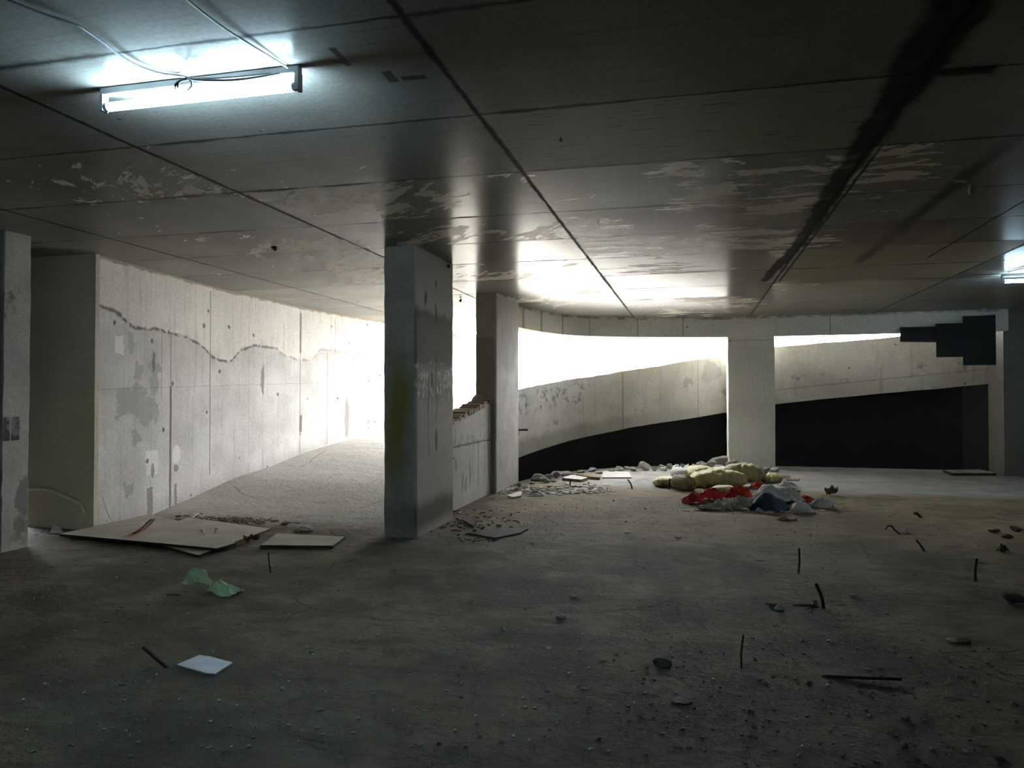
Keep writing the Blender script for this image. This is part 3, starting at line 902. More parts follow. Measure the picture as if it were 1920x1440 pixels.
column('concrete_column', -3.19, -2.82, 7.33, 8.55, M['col_near'], 'tall dark concrete column with a green stained face, nearest the middle of the hall', (-0.01, 0), 1)
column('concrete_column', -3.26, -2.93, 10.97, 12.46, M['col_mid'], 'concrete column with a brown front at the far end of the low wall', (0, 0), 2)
column('concrete_column', 0.69, 1.60, 15.74, 16.45, M['col_far'], 'broad pale concrete column standing behind the pile of yellow sacks', (-0.01, 0), 3)
column('concrete_column', -7.0, -6.405, 5.71, 6.02, M['pillar'], 'concrete pillar with black painted squares beside the plywood boards', (0.01, 0), 4)
column('concrete_column', 3.65, 4.15, 8.6, 9.53, M['col_far'], 'concrete column cut off by the edge of the picture beside the small far lamp', (0, 0), 5)

# low wall between the first two columns
t = thing('low_wall', 'low sloping concrete wall with a broken brick top between the first two columns', 'wall', (-3.13, 9.7, 0))
bm = bmesh.new()
ys = [8.5 + (10.99 - 8.5) * i / 12 for i in range(13)]
zt = [1.05 + (1.40 - 1.05) * i / 12 for i in range(13)]
A = [[bm.verts.new((x, y, z)) for x, z in ((-3.02, 0), (-3.02, zz), (-3.27, zz), (-3.27, 0))] for y, zz in zip(ys, zt)]
for a, b in zip(A[:-1], A[1:]):
    for k in range(4):
        bm.faces.new((a[k], a[(k + 1) % 4], b[(k + 1) % 4], b[k]))
bm.faces.new(A[0])
bm.faces.new(list(reversed(A[-1])))
bmesh.ops.recalc_face_normals(bm, faces=bm.faces)
o = obj('body', bm, M['lowwall'], t)
o.matrix_parent_inverse = Matrix.Translation((3.13, -9.7, 0))
bm = bmesh.new()
rr = random.Random(2)
y = 8.55
while y < 10.9:
    w = 0.105
    z = 1.05 + (y + w / 2 - 8.5) / 2.49 * 0.35
    dz = rr.uniform(-0.012, 0.02)
    vs = add_box(bm, -3.29 + rr.uniform(-.02, .02), -3.01 + rr.uniform(-.02, .008), y, y + w - 0.006, z - 0.03, z + 0.035 + dz)
    for v in vs:
        v.co.z += (v.co.y - y - w / 2) * 0.14
    y += w
bevel(bm, 0.007)
o = obj('coping', bm, M['coping'], t)
o['label'] = 'worn brown brick top course'
o.matrix_parent_inverse = Matrix.Translation((3.13, -9.7, 0))


# ------------------------------------------------------------------ generators for loose things
def rock_bm(size, seed, flat=0.7, sub=3):
    bm = bmesh.new()
    bmesh.ops.create_icosphere(bm, subdivisions=sub, radius=1.0)
    r = random.Random(seed)
    planes = [(Vector((r.gauss(0, 1), r.gauss(0, 1), r.gauss(0, 1))).normalized(), r.uniform(0.4, 0.78)) for _ in range(12)]
    for v in bm.verts:
        p = v.co.copy()
        for n, d in planes:
            k = p.dot(n)
            if k > d:
                p -= n * (k - d) * 0.92
        p *= 1 + 0.08 * frac(p, seed, 2.5)
        v.co = Vector((p.x * size[0], p.y * size[1], p.z * size[2]))
    zmin = min(v.co.z for v in bm.verts)
    for v in bm.verts:
        v.co.z -= zmin
    return bm


def put(o, p, rz=0.0, sink=0.0):
    o.location = (p[0], p[1], p[2] - sink)
    o.rotation_euler = (0, 0, rz)
    return o


def px_size(p, w, h):
    t = dep(p)
    return w * t / F_PX, h * t / F_PX


def rock(px, py, w, h, seed, mat, label, group=None, name='rubble_stone', cat='stone', deep=1.0, z=0.0):
    p = gp(px, py, z)
    W, H = px_size(p, w, h)
    o = obj(name, rock_bm((W / 2 * 1.12, W / 2 * deep, H / 2 * 1.12), seed), mat)
    put(o, p, 0.0, 0.004)
    o.location += Vector((RT.y * 0, W / 2 * deep * 0.8, 0))
    return tag(o, label, cat, group)


def sheet_bm(w, d, h, seed, n=40, fold=3.0, ragged=0.25, dome=0.6, curl=0.0):
    """crumpled thin sheet standing on the ground; lowest points at z = 0"""
    bm = bmesh.new()
    grid = []
    for i in range(n + 1):
        row = []
        for j in range(n + 1):
            u, v = i / n * 2 - 1, j / n * 2 - 1
            k = 1 - ragged * (0.5 + 0.5 * mnoise.noise(Vector((u * 1.7 + seed, v * 1.7, seed * 0.7))))
            # square to soft round
            q = 1 / max(1.0, (abs(u) ** 4 + abs(v) ** 4) ** 0.25)
            x, y = u * w / 2 * k * q, v * d / 2 * k * q
            rr_ = math.sqrt(min(1.0, u * u + v * v))
            f = fold * 0.6
            nz = (0.45 + 0.9 * mnoise.noise(Vector((u * f, v * f, seed * 1.3)))) + 0.75 * (0.42 - abs(mnoise.noise(Vector((u * f * 2.2 + v, v * f * 2.2, seed * 2.9))))) + 0.10 * mnoise.noise(Vector((u * f * 4, v * f * 4, seed * 0.9)))
            z = h * (dome * (1 - rr_ ** 2.2) + (1 - dome) * nz * (1.15 - 0.6 * rr_))
            if curl:
                z += curl * max(0.0, rr_ - 0.6) ** 2 * 4
            row.append(bm.verts.new((x + 0.03 * w * mnoise.noise(Vector((u * 4, v * 4, seed + 9))), y, max(z, 0.0))))
        grid.append(row)
    for i in range(n):
        for j in range(n):
            bm.faces.new((grid[i][j], grid[i + 1][j], grid[i + 1][j + 1], grid[i][j + 1]))
    zmin = min(v.co.z for v in bm.verts)
    for v in bm.verts:
        v.co.z -= zmin
    return bm


def solid(o, th):
    m = o.modifiers.new('thickness', 'SOLIDIFY')
    m.thickness = th
    m.offset = 1.0
    return o


def crumple(name, px, py, w, h, mat, label, cat, seed, deep=0.6, rz=0.0, fold=3.0, dome=0.5, ragged=0.25, group=None, th=0.004, z=0.0, curl=0.0):
    """px, py: middle of the foot in the photograph's frame; w, h: its size there"""
    p = gp(px, py, z)
    W, H = px_size(p, w, h)
    D = W * deep
    # seen from eye height, part of h is the depth of the patch
    foot = D * (EYE - z) / max(dep(p), 0.1)
    Hh = max(H - foot * 0.8, H * 0.35)
    o = obj(name, sheet_bm(W, D, Hh, seed, fold=fold, dome=dome, ragged=ragged, curl=curl), mat, smooth=True)
    solid(o, th)
    put(o, p, YAW + rz)
    o.location += Vector((FW.x, FW.y, 0)).normalized() * D * 0.45
    o.location.z += 0.001
    return tag(o, label, cat, group)


def sack_bm(L, W, H, seed, pinch=0.35, sag=0.2):
    bm = bmesh.new()
    nu, nv = 40, 28
    rows = []
    for i in range(nu + 1):
        u = i / nu * 2 - 1
        e = (1 - abs(u) ** 4.5) ** 0.5 if abs(u) < 1 else 0.0
        prof = e * (1 - pinch * abs(u) ** 3)
        row = []
        for j in range(nv):
            a = 2 * math.pi * j / nv
            ca, sa = math.cos(a), math.sin(a)
            ex = 0.75
            y = math.copysign(abs(ca) ** ex, ca) * W / 2 * (0.12 + 0.88 * prof if abs(u) < 0.999 else 0.12)
            z = math.copysign(abs(sa) ** ex, sa) * H / 2 * (0.03 + 0.97 * prof)
            x = u * L / 2
            k = 0.13 * frac((x * 4, y * 4, z * 4), seed, 1.0, 3) + 0.20 * (0.35 - abs(mnoise.noise(Vector((x * 7 + z * 5, y * 8 + x * 4, z * 6 + seed * 3.3))))) + 0.18 * (0.35 - abs(mnoise.noise(Vector((x * 19, y * 13 + z * 9, seed * 1.7)))))
            row.append(bm.verts.new((x + 0.04 * L * frac((y * 3, z * 3, 1), seed), y * (1 + k * 1.4), z * (1 + k * 1.6) - sag * H * u * u * 0.3)))
        rows.append(row)
    for a, b in zip(rows[:-1], rows[1:]):
        for k in range(nv):
            bm.faces.new((a[k], a[(k + 1) % nv], b[(k + 1) % nv], b[k]))
    bm.faces.new(list(reversed(rows[0])))
    bm.faces.new(rows[-1])
    zlow = sorted(v.co.z for v in bm.verts)[len(bm.verts) // 12]
    for v in bm.verts:
        v.co.z = max(v.co.z - zlow, 0.0)
    bmesh.ops.recalc_face_normals(bm, faces=bm.faces)
    return bm


def sack(px, py, w, h, mat, label, seed, wid=0.42, rz=0.0, z=0.0, tilt=0.0, pinch=0.35, name='sack', cat='sack'):
    p = gp(px, py, z) if z == 0 else at(px, py, dep(gp(px, 900)))
    L, H = px_size(p, w, h)
    o = obj(name, sack_bm(L, wid, H, seed, pinch), mat, smooth=True)
    put(o, p, YAW + rz)
    o.rotation_euler = (0, tilt, YAW + rz)
    o.location += Vector((FW.x, FW.y, 0)).normalized() * wid * 0.4
    return tag(o, label, cat)


def rebar(base, pts, label, r=0.008, name='rebar_stub', cat='rebar'):
    """base: pixel of the foot; pts: pixels further up the bar, at the foot's distance"""
    b = gp(*base)
    t = dep(b)
    P = [b - Vector((0, 0, 0.02)), b] + [at(q[0], q[1], t + (q[2] if len(q) > 2 else 0)) for q in pts]
    P = catmull(P, 5)
    Q = [P[0]]
    for p in P[1:]:
        n = max(1, int((p - Q[-1]).length / 0.009))
        a = Q[-1]
        for i in range(n):
            Q.append(a + (p - a) * (i + 1) / n)
    bm = bmesh.new()
    add_tube(bm, Q, r, 8, 0.16)
    o = obj(name, bm, M['steel'], loc=b)
    return tag(o, label, cat)


def board(name, corners, z0, z1, mat, label, cat='board', edge_mat=None, parent_parts=None, jitter=0.0, seed=1):
    """corners: pixels of the top face, any order round it"""
    zs = z1 if isinstance(z1, (list, tuple)) else [z1] * len(corners)
    P = [gp(c[0], c[1], z) for c, z in zip(corners, zs)]
    area = sum(P[i].x * P[(i + 1) % len(P)].y - P[(i + 1) % len(P)].x * P[i].y for i in range(len(P)))
    if area < 0:
        P.reverse()
        zs = list(reversed(zs))
    th = z1 - z0 if not isinstance(z1, (list, tuple)) else None
    bm = bmesh.new()
    add_prism(bm, P, z0, list(zs))
    bmesh.ops.triangulate(bm, faces=[f for f in bm.faces if len(f.verts) > 4])
    c = sum(P, Vector()) / len(P)
    o = obj(name, bm, mat, loc=(c.x, c.y, 0))
    if edge_mat:
        o.data.materials.append(edge_mat)
        for f in o.data.polygons:
            if f.normal.z < 0.5:
                f.material_index = 1
    return tag(o, label, cat)


# ------------------------------------------------------------------ lamps
def lamp(loc, length, label, loop=True):
    t = thing('fluorescent_lamp', label, 'lamp', loc)
    hl = length / 2

    def part(name, bm, mat, parent=t, smooth=False):
        return obj(name, bm, mat, parent, smooth)
    bm = bmesh.new()
    add_box(bm, -hl - 0.04, hl + 0.04, -0.02, 0.02, -0.04, -0.002)
    bevel(bm, 0.006, 2)
    part('housing', bm, M['housing'])
    bm = bmesh.new()
    add_tube(bm, [(-hl, 0, -0.098), (hl, 0, -0.098)], 0.022, 20)
    part('tube', bm, M['tube'], smooth=True)
    for s in (-1, 1):
        bm = bmesh.new()
        add_tube(bm, [(s * hl, 0, -0.098), (s * (hl + 0.028), 0, -0.098)], 0.021, 20)
        add_box(bm, s * (hl + 0.030) - 0.009, s * (hl + 0.030) + 0.009, -0.022, 0.022, -0.12, -0.035)
        part('end_cap', bm, M['cap'])
    return t


lamp((-2.39, 3.19, CEIL), 1.05, 'lit bluish fluorescent lamp on the ceiling with looped cables above the boards')
lamp((4.42, 10.88, CEIL), 0.95, 'small far fluorescent lamp glowing beside the column at the edge')


def cable(pxs, r, mat, label, z=CEIL - 0.012, cat='cable', name='cable'):
    P = []
    for q in pxs:
        P.append(gp(q[0], q[1], q[2] if len(q) > 2 else z))
    bm = bmesh.new()
    add_tube(bm, catmull(P, 8), r, 8)
    o = obj(name, bm, mat, smooth=True, loc=P[len(P) // 2])
    return tag(o, label, cat)


cable([(-60, -30), (60, 18), (130, 42), (152, 52), (190, 78), (222, 102), (262, 124), (300, 137), (338, 142), (352, 146, 3.03), (360, 158, 3.0), (352, 170, 2.99)], 0.006, M['cable_grey'], 'grey cable curving over the ceiling to the middle of the near lamp')
cable([(300, -50), (352, 0), (420, 52), (490, 96), (535, 124), (550, 134)], 0.005, M['cable_pale'], 'taut pale cable running over the ceiling to the right end of the near lamp')
cable([(552, 134), (500, 142, 3.03), (440, 150, 3.02), (380, 150, 3.02), (345, 148, 3.03), (330, 158, 3.01), (329, 166, 3.0)], 0.006, M['cable_dark'], 'dark cable slung along the top of the near lamp, lower of two')
cable([(552, 133), (490, 140, 3.045), (420, 146, 3.04), (362, 148, 3.03), (338, 152, 3.02), (333, 164, 3.0)], 0.005, M['cable_dark'], 'dark cable slung along the top of the near lamp, upper of two')
cable([(1990, 496), (1930, 501), (1905, 506), (1890, 511)], 0.008, M['cable_pale'], 'pale cable over the ceiling at the small far lamp')

# ------------------------------------------------------------------ sheets hung over the gap on the right
def hung(name, x0, x1, z0, z1, y, mat, label, tilt=0.0, seed=1):
    bm = bmesh.new()
    vs = add_box(bm, -(x1 - x0) / 2, (x1 - x0) / 2, -0.009, 0.009, -(z1 - z0) / 2, (z1 - z0) / 2)
    r = random.Random(seed)
    for i in range(4):
        j = (r.uniform(-.015, .015), r.uniform(-.015, .015))
        for v in vs:
            if (v.co.x > 0) == (i % 2 > 0) and (v.co.z > 0) == (i // 2 > 0):
                v.co.x += j[0] * 0.3
                v.co.z += j[1]
                break
    bevel(bm, 0.002)
    o = obj(name, bm, mat)
    o.location = ((x0 + x1) / 2, y, (z0 + z1) / 2)
    o.rotation_euler = (0, tilt, 0)
    return tag(o, label, 'board')


hung('black_board', 3.80, 4.42, 2.50, 2.78, 15.33, M['black_sheet2'], 'narrow dark board over the bright slot, farthest left of the black boards', 0.02, 1)
hung('black_board', 4.39, 5.37, 2.21, 2.83, 15.265, M['black_sheet'], 'wide black board hung under the beam in the middle of the black boards', -0.01, 2)
hung('black_board', 4.83, 5.37, 2.05, 2.96, 15.235, M['black_sheet'], 'upright black board overlapping the wide one near the end wall', 0.0, 3)

# ------------------------------------------------------------------ boards on the floor at the left
o = board('plywood_board', [(372, 1041), (508, 991), (352, 970), (250, 1008)], 0.0, 0.022, M['ply'], 'dirty plywood board lying underneath the largest one at the ramp', edge_mat=M['ply_edge'])
t = board('plywood_board', [(112, 1001), (280, 964), (330, 975), (443, 1018), (406, 1028)], 0.026, [0.05, 0.05, 0.05, 0.05, 0.05], M['ply'], 'large dirty plywood board with a strip of red tape, topmost of the boards', edge_mat=M['ply_edge'])
o = board('plywood_board', [(488, 1022), (624, 1023), (647, 1006), (520, 1000)], 0.0, 0.03, M['ply'], 'smaller plywood board lying to the side nearest the dark column', edge_mat=M['ply_edge'])


def tape(name, pxs, w, z, mat, parent):
    P = [gp(q[0], q[1], z) for q in pxs]
    bm = bmesh.new()
    L = []
    for i, p in enumerate(P):
        d = (P[min(i + 1, len(P) - 1)] - P[max(i - 1, 0)]).normalized()
        n = Vector((-d.y, d.x, 0)) * w / 2 * (0.7 + 0.5 * abs(frac(p, i + 1, 5)))
        L.append((bm.verts.new(p + n), bm.verts.new(p - n)))
    for a, b in zip(L[:-1], L[1:]):
        bm.faces.new((a[0], a[1], b[1], b[0]))
    bmesh.ops.solidify(bm, geom=bm.faces[:], thickness=0.003)
    o = obj(name, bm, mat, parent)
    o.matrix_parent_inverse = parent.matrix_basis.inverted()
    return o


tape('tape_strip', [(238, 1007), (252, 1000), (266, 993), (276, 984), (287, 973)], 0.085, 0.0535, M['redtape'], t)['label'] = 'faded red tape strip'
tape('tape_peel', [(250, 1000), (262, 994), (270, 990), (276, 985), (281, 979), (290, 972)], 0.028, 0.059, M['cream'], t)['label'] = 'cream peeled strip on the red tape'

crumple('cloth_lump', 101, 1001, 24, 20, M['pale_stone'], 'pale rag lump at the foot of the dark wall beside the left pillar', 'rag', 3, 0.8, dome=0.85)
crumple('leaf_curl', 470, 1018, 34, 22, M['brown_wood'], 'curled brown bark strip standing between the plywood boards', 'bark', 5, 0.5, 0.5, dome=0.4, curl=0.08)
crumple('paper_scrap', 568, 997, 36, 12, M['white_bag'], 'crumpled white scrap behind the smaller plywood board', 'paper', 8, 0.5, dome=0.35)
for i, (a, lab) in enumerate((((360, 971, 372, 964), 'pale twig on the dirt behind the boards, longer one'), ((372, 964, 379, 963), 'short pale twig tip behind the boards'), ((383, 1000, 378, 994), 'pale twig with a knob on the largest board'), ((402, 1000, 405, 991), 'upright pale stem on the lower board edge'))):
    zb = 0.052 if i > 1 else 0.012
    p0, p1 = gp(a[0], a[1], zb), gp(a[2], a[3], zb + 0.01)
    if i == 3:
        p1 = at(a[2], a[3], dep(p0))
    bm = bmesh.new()
    add_tube(bm, catmull([p0, (p0 + p1) / 2 + Vector((0.004, 0, 0.012)), p1], 4), 0.008, 6)
    bmesh.ops.create_icosphere(bm, subdivisions=1, radius=0.018, matrix=Matrix.Translation(p1))
    tag(obj('twig', bm, M['cream'], loc=p0), lab, 'twig')

# pale cord along the foot of the dark wall
P = [at(q[0], q[1], q[2]) for q in ((54, 917, 8.45), (75, 916, 8.43), (100, 919, 8.4), (125, 927, 8.38), (150, 938, 8.34), (160, 945, 8.32), (163, 953, 8.31), (166, 966, 8.28))]
P = [Vector((p.x, 6.9, p.z)) for p in P]
bm = bmesh.new()
add_tube(bm, catmull(P, 5), 0.019, 8)
tag(obj('cord', bm, M['cable_pale'], smooth=True, loc=P[3]), 'pale cord drooping in a curve across the dark wall', 'cord')
P = [gp(q[0], q[1], 0) for q in ((176, 952), (180, 965))]
P = [Vector((-6.49, 7.06, 0.34)), Vector((-6.48, 7.10, 0.22)), Vector((-6.46, 7.14, 0.10)), Vector((-6.42, 7.20, 0.025)), Vector((-6.34, 7.20, 0.012))]
bm = bmesh.new()
add_tube(bm, catmull(P, 5), 0.006, 8)
tag(obj('cord', bm, M['cable_pale'], smooth=True, loc=P[3]), 'thin pale cord end hanging at the corner of the pale wall', 'cord')

# ------------------------------------------------------------------ loose things near the camera
t = thing('plastic_bag', 'crumpled green plastic bag lying on the floor before the boards', 'bag', gp(392, 1118))
for nm, (px, py, w, h, sd, dp, rz) in (('bag_mouth', (362, 1108, 66, 40, 4, 0.55, 0.2)), ('bag_body', (408, 1119, 84, 36, 6, 0.6, -0.15))):
    p = gp(px, py)
    W, H = px_size(p, w, h)
    bmx = sheet_bm(W, W * dp, H * 1.0, sd, 30, 1.9, 0.3, 0.5, 0.03)
    bmesh.ops.rotate(bmx, verts=bmx.verts, cent=(0, 0, 0), matrix=Matrix.Rotation(YAW + rz, 3, 'Z'))
    bmesh.ops.translate(bmx, verts=bmx.verts, vec=p - gp(392, 1118) + Vector((0, W * dp * 0.35, 0.012 if nm == 'bag_mouth' else 0.0)))
    if nm == 'bag_mouth':
        for v in bmx.verts:
            v.co.z *= 1.25
    o = obj(nm, bmx, M['green'], t, True)
    solid(o, 0.002)
rebar((335, 1116), [(300, 1117, 0.02), (260, 1119, 0.0)], 'thin dark stick on the floor beside the green bag', 0.007, 'stick', 'stick')
o = board('paper_sheet', [(331, 1246), (345, 1240), (374, 1228), (395, 1231), (437, 1242), (420, 1252), (404, 1263), (388, 1262)], 0.001, 0.012, M['paper'], 'pale grey sheet of card lying flat in the foreground', 'paper')
rebar((313, 1252), [(292, 1234), (268, 1213)], 'slanting rebar stub beside the pale card', 0.009)
rebar((507, 1074), [(505, 1058), (503, 1036)], 'thin bent rebar standing before the smaller plywood board', 0.006)
rebar((1390, 1253), [(1390, 1222), (1394, 1190)], 'straight thin rebar standing nearest the camera', 0.005)
rebar((1544, 1141), [(1541, 1122), (1530, 1094)], 'stout leaning rebar with a loose stick at its foot', 0.011)
rebar((1497, 1075), [(1499, 1052), (1498, 1028)], 'straight rebar standing behind the stout leaning one', 0.008)
rebar((1829, 1090), [(1829, 1068), (1832, 1047)], 'straight rebar standing beside a dark splinter', 0.009)
rebar((1733, 1034), [(1726, 1022), (1718, 1013)], 'short tilted rebar stub behind the straight ones', 0.009)
rebar((1687, 1002), [(1678, 994), (1672, 987), (1666, 986), (1660, 992)], 'hooked rebar bent over like a cane', 0.008)
rebar((1185, 917), [(1183, 908), (1177, 899)], 'rebar stub bent to one side before the white board', 0.011)
rebar((1255, 918), [(1255, 908), (1256, 897)], 'upright rebar stub against the flattened yellow sack', 0.012)
rebar((1069, 912), [(1069, 905), (1070, 898)], 'upright rebar stub among the pale flakes', 0.011)
rebar((1727, 971), [(1718, 962), (1715, 965)], 'low rebar stump poking out of the brown floor', 0.016)
rebar((1531, 1136), [(1510, 1135, 0.0), (1487, 1135, 0.01)], 'loose stick beside the stout leaning rebar', 0.006, 'stick', 'stick')
rebar((1533, 1138), [(1520, 1140, -0.03), (1501, 1147, -0.08)], 'second loose stick forking from the stout rebar', 0.006, 'stick', 'stick')
rebar((1837, 1056), [(1850, 1057, 0.0), (1870, 1058, 0.0)], 'dark splinter lying next to a straight rebar', 0.007, 'splinter', 'stick')
rebar((1545, 1268), [(1600, 1270, -0.05), (1690, 1273, -0.1)], 'dark branch lying in the foreground mud', 0.008, 'branch', 'stick')
rebar((1418, 1052), [(1445, 1053), (1468, 1053)], 'short dark stick lying before the heap of rags', 0.005, 'stick', 'stick')

# bar that pokes out of the ramp parapet
b0 = at(965, 806, 13.1)
bm = bmesh.new()
add_tube(bm, [at(955, 806, 13.0), at(975, 806, 13.15), at(989, 806, 13.2)], 0.018, 8)
tag(obj('steel_bar', bm, M['steel'], loc=at(975, 806, 13.15)), 'dark steel bar poking out between second column and ramp parapet', 'bar')
# cable loop on the broad column
P = [at(q[0], q[1], 15.2) for q in ((1364, 597), (1363, 610), (1363, 622), (1361, 630), (1364, 627), (1367, 615), (1367, 603), (1366, 597))]
bm = bmesh.new()
add_tube(bm, catmull(P, 4), 0.010, 6)
tag(obj('cable_loop', bm, M['cable_pale'], smooth=True, loc=P[0]), 'pale cable loop hanging from the ceiling at the broad column', 'cable')

# stick leaning against the second column
bm = bmesh.new()
add_tube(bm, [at(965, 897, 12.5), at(965, 878, 12.55), at(964, 862, 12.6)], 0.012, 6)
tag(obj('wood_strip', bm, M['cream'], loc=at(965, 897, 12.5)), 'thin pale strip standing against the back of the second column', 'strip')

# ------------------------------------------------------------------ sacks
sack(1352, 915, 112, 31, M['yellow_bag'], 'long plump yellow sack lying in front of the heap', 1, 0.45, 0.06, pinch=0.2)
sack(1286, 921, 34, 26, M['olive_bag'], 'drooping olive sack end next to the long plump one', 2, 0.40, 0.5, pinch=0.2)
sack(1254, 914, 54, 17, M['yellow_bag'], 'flattened yellow sack on the floor behind a rebar stub', 3, 0.50, -0.3, pinch=0.5)
sack(1318, 901, 66, 24, M['yellow_bag'], 'pale yellow sack behind the long plump one', 4, 0.45, 0.2, pinch=0.2)
sack(1402, 904, 80, 32, M['olive_bag'], 'olive yellow sack leaning at the back of the heap before the broad column', 5, 0.5, -0.35, pinch=0.25)
sack(1352, 896, 56, 18, M['white_bag'], 'whitish sack squeezed between the yellow ones', 6, 0.4, 0.1)
sack(1279, 900, 34, 20, M['white_bag'], 'grey white sack slumped at the end of the heap', 7, 0.3, 0.7, pinch=0.1)
sack(1455, 906, 36, 18, M['yellow_bag'], 'small yellow sack with the tied neck at the end of the heap', 8, 0.3, -0.2)
sack(1362, 926, 48, 14, M['yellow_bag'], 'small pale yellow sack lying among the red rags', 9, 0.3, 0.05)
sack(1432, 903, 28, 19, M['olive_bag'], 'crumpled olive sack between the heap and the tied one', 10, 0.3, 0.4)

# ------------------------------------------------------------------ rags and rubbish
crumple('red_rag', 1304, 946, 50, 24, M['red'], 'red rag lump at the end of the rubbish heap', 'rag', 1, 0.6, dome=0.6, fold=4)
crumple('red_rag', 1342, 941, 74, 28, M['red'], 'broad red rag in the middle of the rubbish', 'rag', 2, 0.6, 0.15, dome=0.5, fold=4)
crumple('red_rag', 1388, 940, 66, 32, M['red'], 'tattered red rag touching the white plastic', 'rag', 3, 0.5, -0.2, dome=0.3, fold=4)
crumple('red_rag', 1426, 918, 44, 18, M['red'], 'small red rag behind the white plastic', 'rag', 4, 0.6, 0.3)
crumple('red_carton', 1516, 944, 38, 18, M['red'], 'flat red packet by the clear plastic', 'packet', 5, 0.5, 0.0, dome=0.8, fold=1.2, ragged=0.05)
crumple('white_plastic', 1462, 946, 122, 46, M['white_bag'], 'dirty white plastic sheet draped behind the dark blue bag', 'plastic sheet', 6, 0.5, -0.15, dome=0.5, fold=3)
crumple('blue_bag', 1450, 960, 88, 40, M['blue'], 'dark blue plastic bag in the front of the rubbish', 'bag', 7, 0.55, 0.1, dome=0.75, fold=2.6)
crumple('clear_plastic', 1507, 963, 56, 26, M['clear'], 'round clear plastic wrapper beside the dark blue bag', 'wrapper', 8, 0.6, 0.2, dome=0.8, fold=2.4)
crumple('clear_plastic', 1547, 954, 52, 26, M['clear'], 'hazy plastic wrapper at the far end of the rubbish', 'wrapper', 9, 0.6, -0.2, dome=0.4, fold=4)
crumple('grey_rag', 1346, 958, 78, 20, M['grey_rag'], 'grey rag strip along the front of the red rags', 'rag', 10, 0.4, 0.1, dome=0.2, fold=4.5, ragged=0.5)
crumple('grey_rag', 1398, 957, 60, 28, M['grey_rag'], 'twisted pale rag beside the dark blue bag', 'rag', 11, 0.4, -0.4, dome=0.25, fold=4.5, ragged=0.5)
crumple('grey_rag', 1370, 952, 60, 20, M['grey_rag'], 'dull grey rag tucked beneath the red ones', 'rag', 21, 0.5, 0.3, dome=0.3, fold=4.5, ragged=0.4)
crumple('white_scrap', 1424, 961, 16, 10, M['white_bag'], 'small white scrap fallen before the dark blue bag', 'scrap', 12, 0.6)
crumple('white_scrap', 1443, 965, 20, 8, M['white_bag'], 'curled white scrap nearest the pink card', 'scrap', 13, 0.6)
crumple('white_scrap', 1478, 912, 36, 14, M['white_bag'], 'torn white scrap beside the tied yellow sack', 'scrap', 14, 0.5, 0.1, dome=0.3)
crumple('grey_scrap', 1490, 925, 30, 12, M['grey_rag'], 'grey paper scrap behind the red packet', 'scrap', 15, 0.5, -0.1, dome=0.3)
crumple('pink_card', 1478, 977, 44, 11, M['pink'], 'torn pinkish card lying before the rubbish heap', 'card', 16, 0.6, 0.0, dome=0.2, ragged=0.4, fold=2.5)
crumple('dry_leaf', 1563, 930, 32, 20, M['leaf'], 'curled brown dry leaf alone on the pale concrete', 'leaf', 17, 0.6, 0.3, dome=0.1, ragged=0.5, fold=2.5, curl=0.09)
crumple('foil_wrapper', 1270, 886, 24, 17, M['foil'], 'glaring white wrapper on the rubble, larger one', 'wrapper', 18, 0.7, 0.3, dome=0.4, fold=4)
crumple('foil_wrapper', 1290, 882, 15, 12, M['foil'], 'glaring white wrapper on the rubble, smaller one', 'wrapper', 19, 0.7, -0.3, dome=0.4, fold=4)
crumple('dry_leaf', 1806, 1206, 52, 16, M['pale_leaf'], 'pale pointed dry leaf on the foreground floor', 'leaf', 20, 0.6, 0.1, dome=0.3, ragged=0.35, fold=1.5, th=0.003)
crumple('pink_scrap', 1280, 1322, 48, 16, M['pink'], 'dull pink scrap half sunk in the foreground mud', 'scrap', 22, 0.6, -0.3, dome=0.2, ragged=0.5)
crumple('white_scrap', 1700, 1001, 22, 10, M['white_bag'], 'white scrap beside the hooked rebar', 'scrap', 23, 0.6, 0.0, dome=0.4)
crumple('green_scrap', 1884, 1036, 26, 16, simple('dark_green_plastic', (0.03, 0.06, 0.035), (0.05, 0.09, 0.05), 0.6), 'dark green scrap near the edge of the picture', 'scrap', 24, 0.6, 0.3, dome=0.4)
crumple('white_scrap', 1447, 1138, 22, 8, M['pale_leaf'], 'pale curled scrap before the straight rebars', 'scrap', 25, 0.6, 0.1, dome=0.2, curl=0.02)
crumple('white_scrap', 1463, 1145, 18, 14, M['white_bag'], 'small white clod beside the pale curled scrap', 'scrap', 26, 0.8, 0.1, dome=0.7)

# flat pieces
board('white_board', [(1129, 895), (1184, 895), (1180, 884), (1131, 883)], 0.0, 0.02, M['pale_board'], 'small white board lying flat before the rubble edge', edge_mat=M['ply_edge'])
board('wood_offcut', [(1054, 896), (1090, 899), (1102, 895), (1072, 890)], 0.0, 0.05, M['pale_board'], 'pale wooden offcut lying on the rubble near second column', edge_mat=M['brown_wood'])
board('wood_plank', [(1082, 887), (1126, 892), (1124, 895), (1108, 894), (1080, 889)], 0.0, 0.05, M['brown_wood'], 'brown split plank behind the pale wooden offcut')
board('wood_strip', [(1456, 890), (1482, 892), (1480, 895), (1460, 893)], 0.0, 0.018, M['brown_wood'], 'brown wooden strip beside the sacks, shorter one', 'strip')
board('wood_strip', [(1470, 896), (1500, 897), (1497, 900), (1468, 899)], 0.0, 0.018, M['brown_wood'], 'brown wooden strip beside the sacks, longer one', 'strip')
board('concrete_slab_piece', [(1768, 881), (1838, 880), (1868, 887), (1785, 887)], 0.0, 0.05, M['stone'], 'flat grey slab lying at the end of the black void', 'slab', edge_mat=M['ply_edge'])
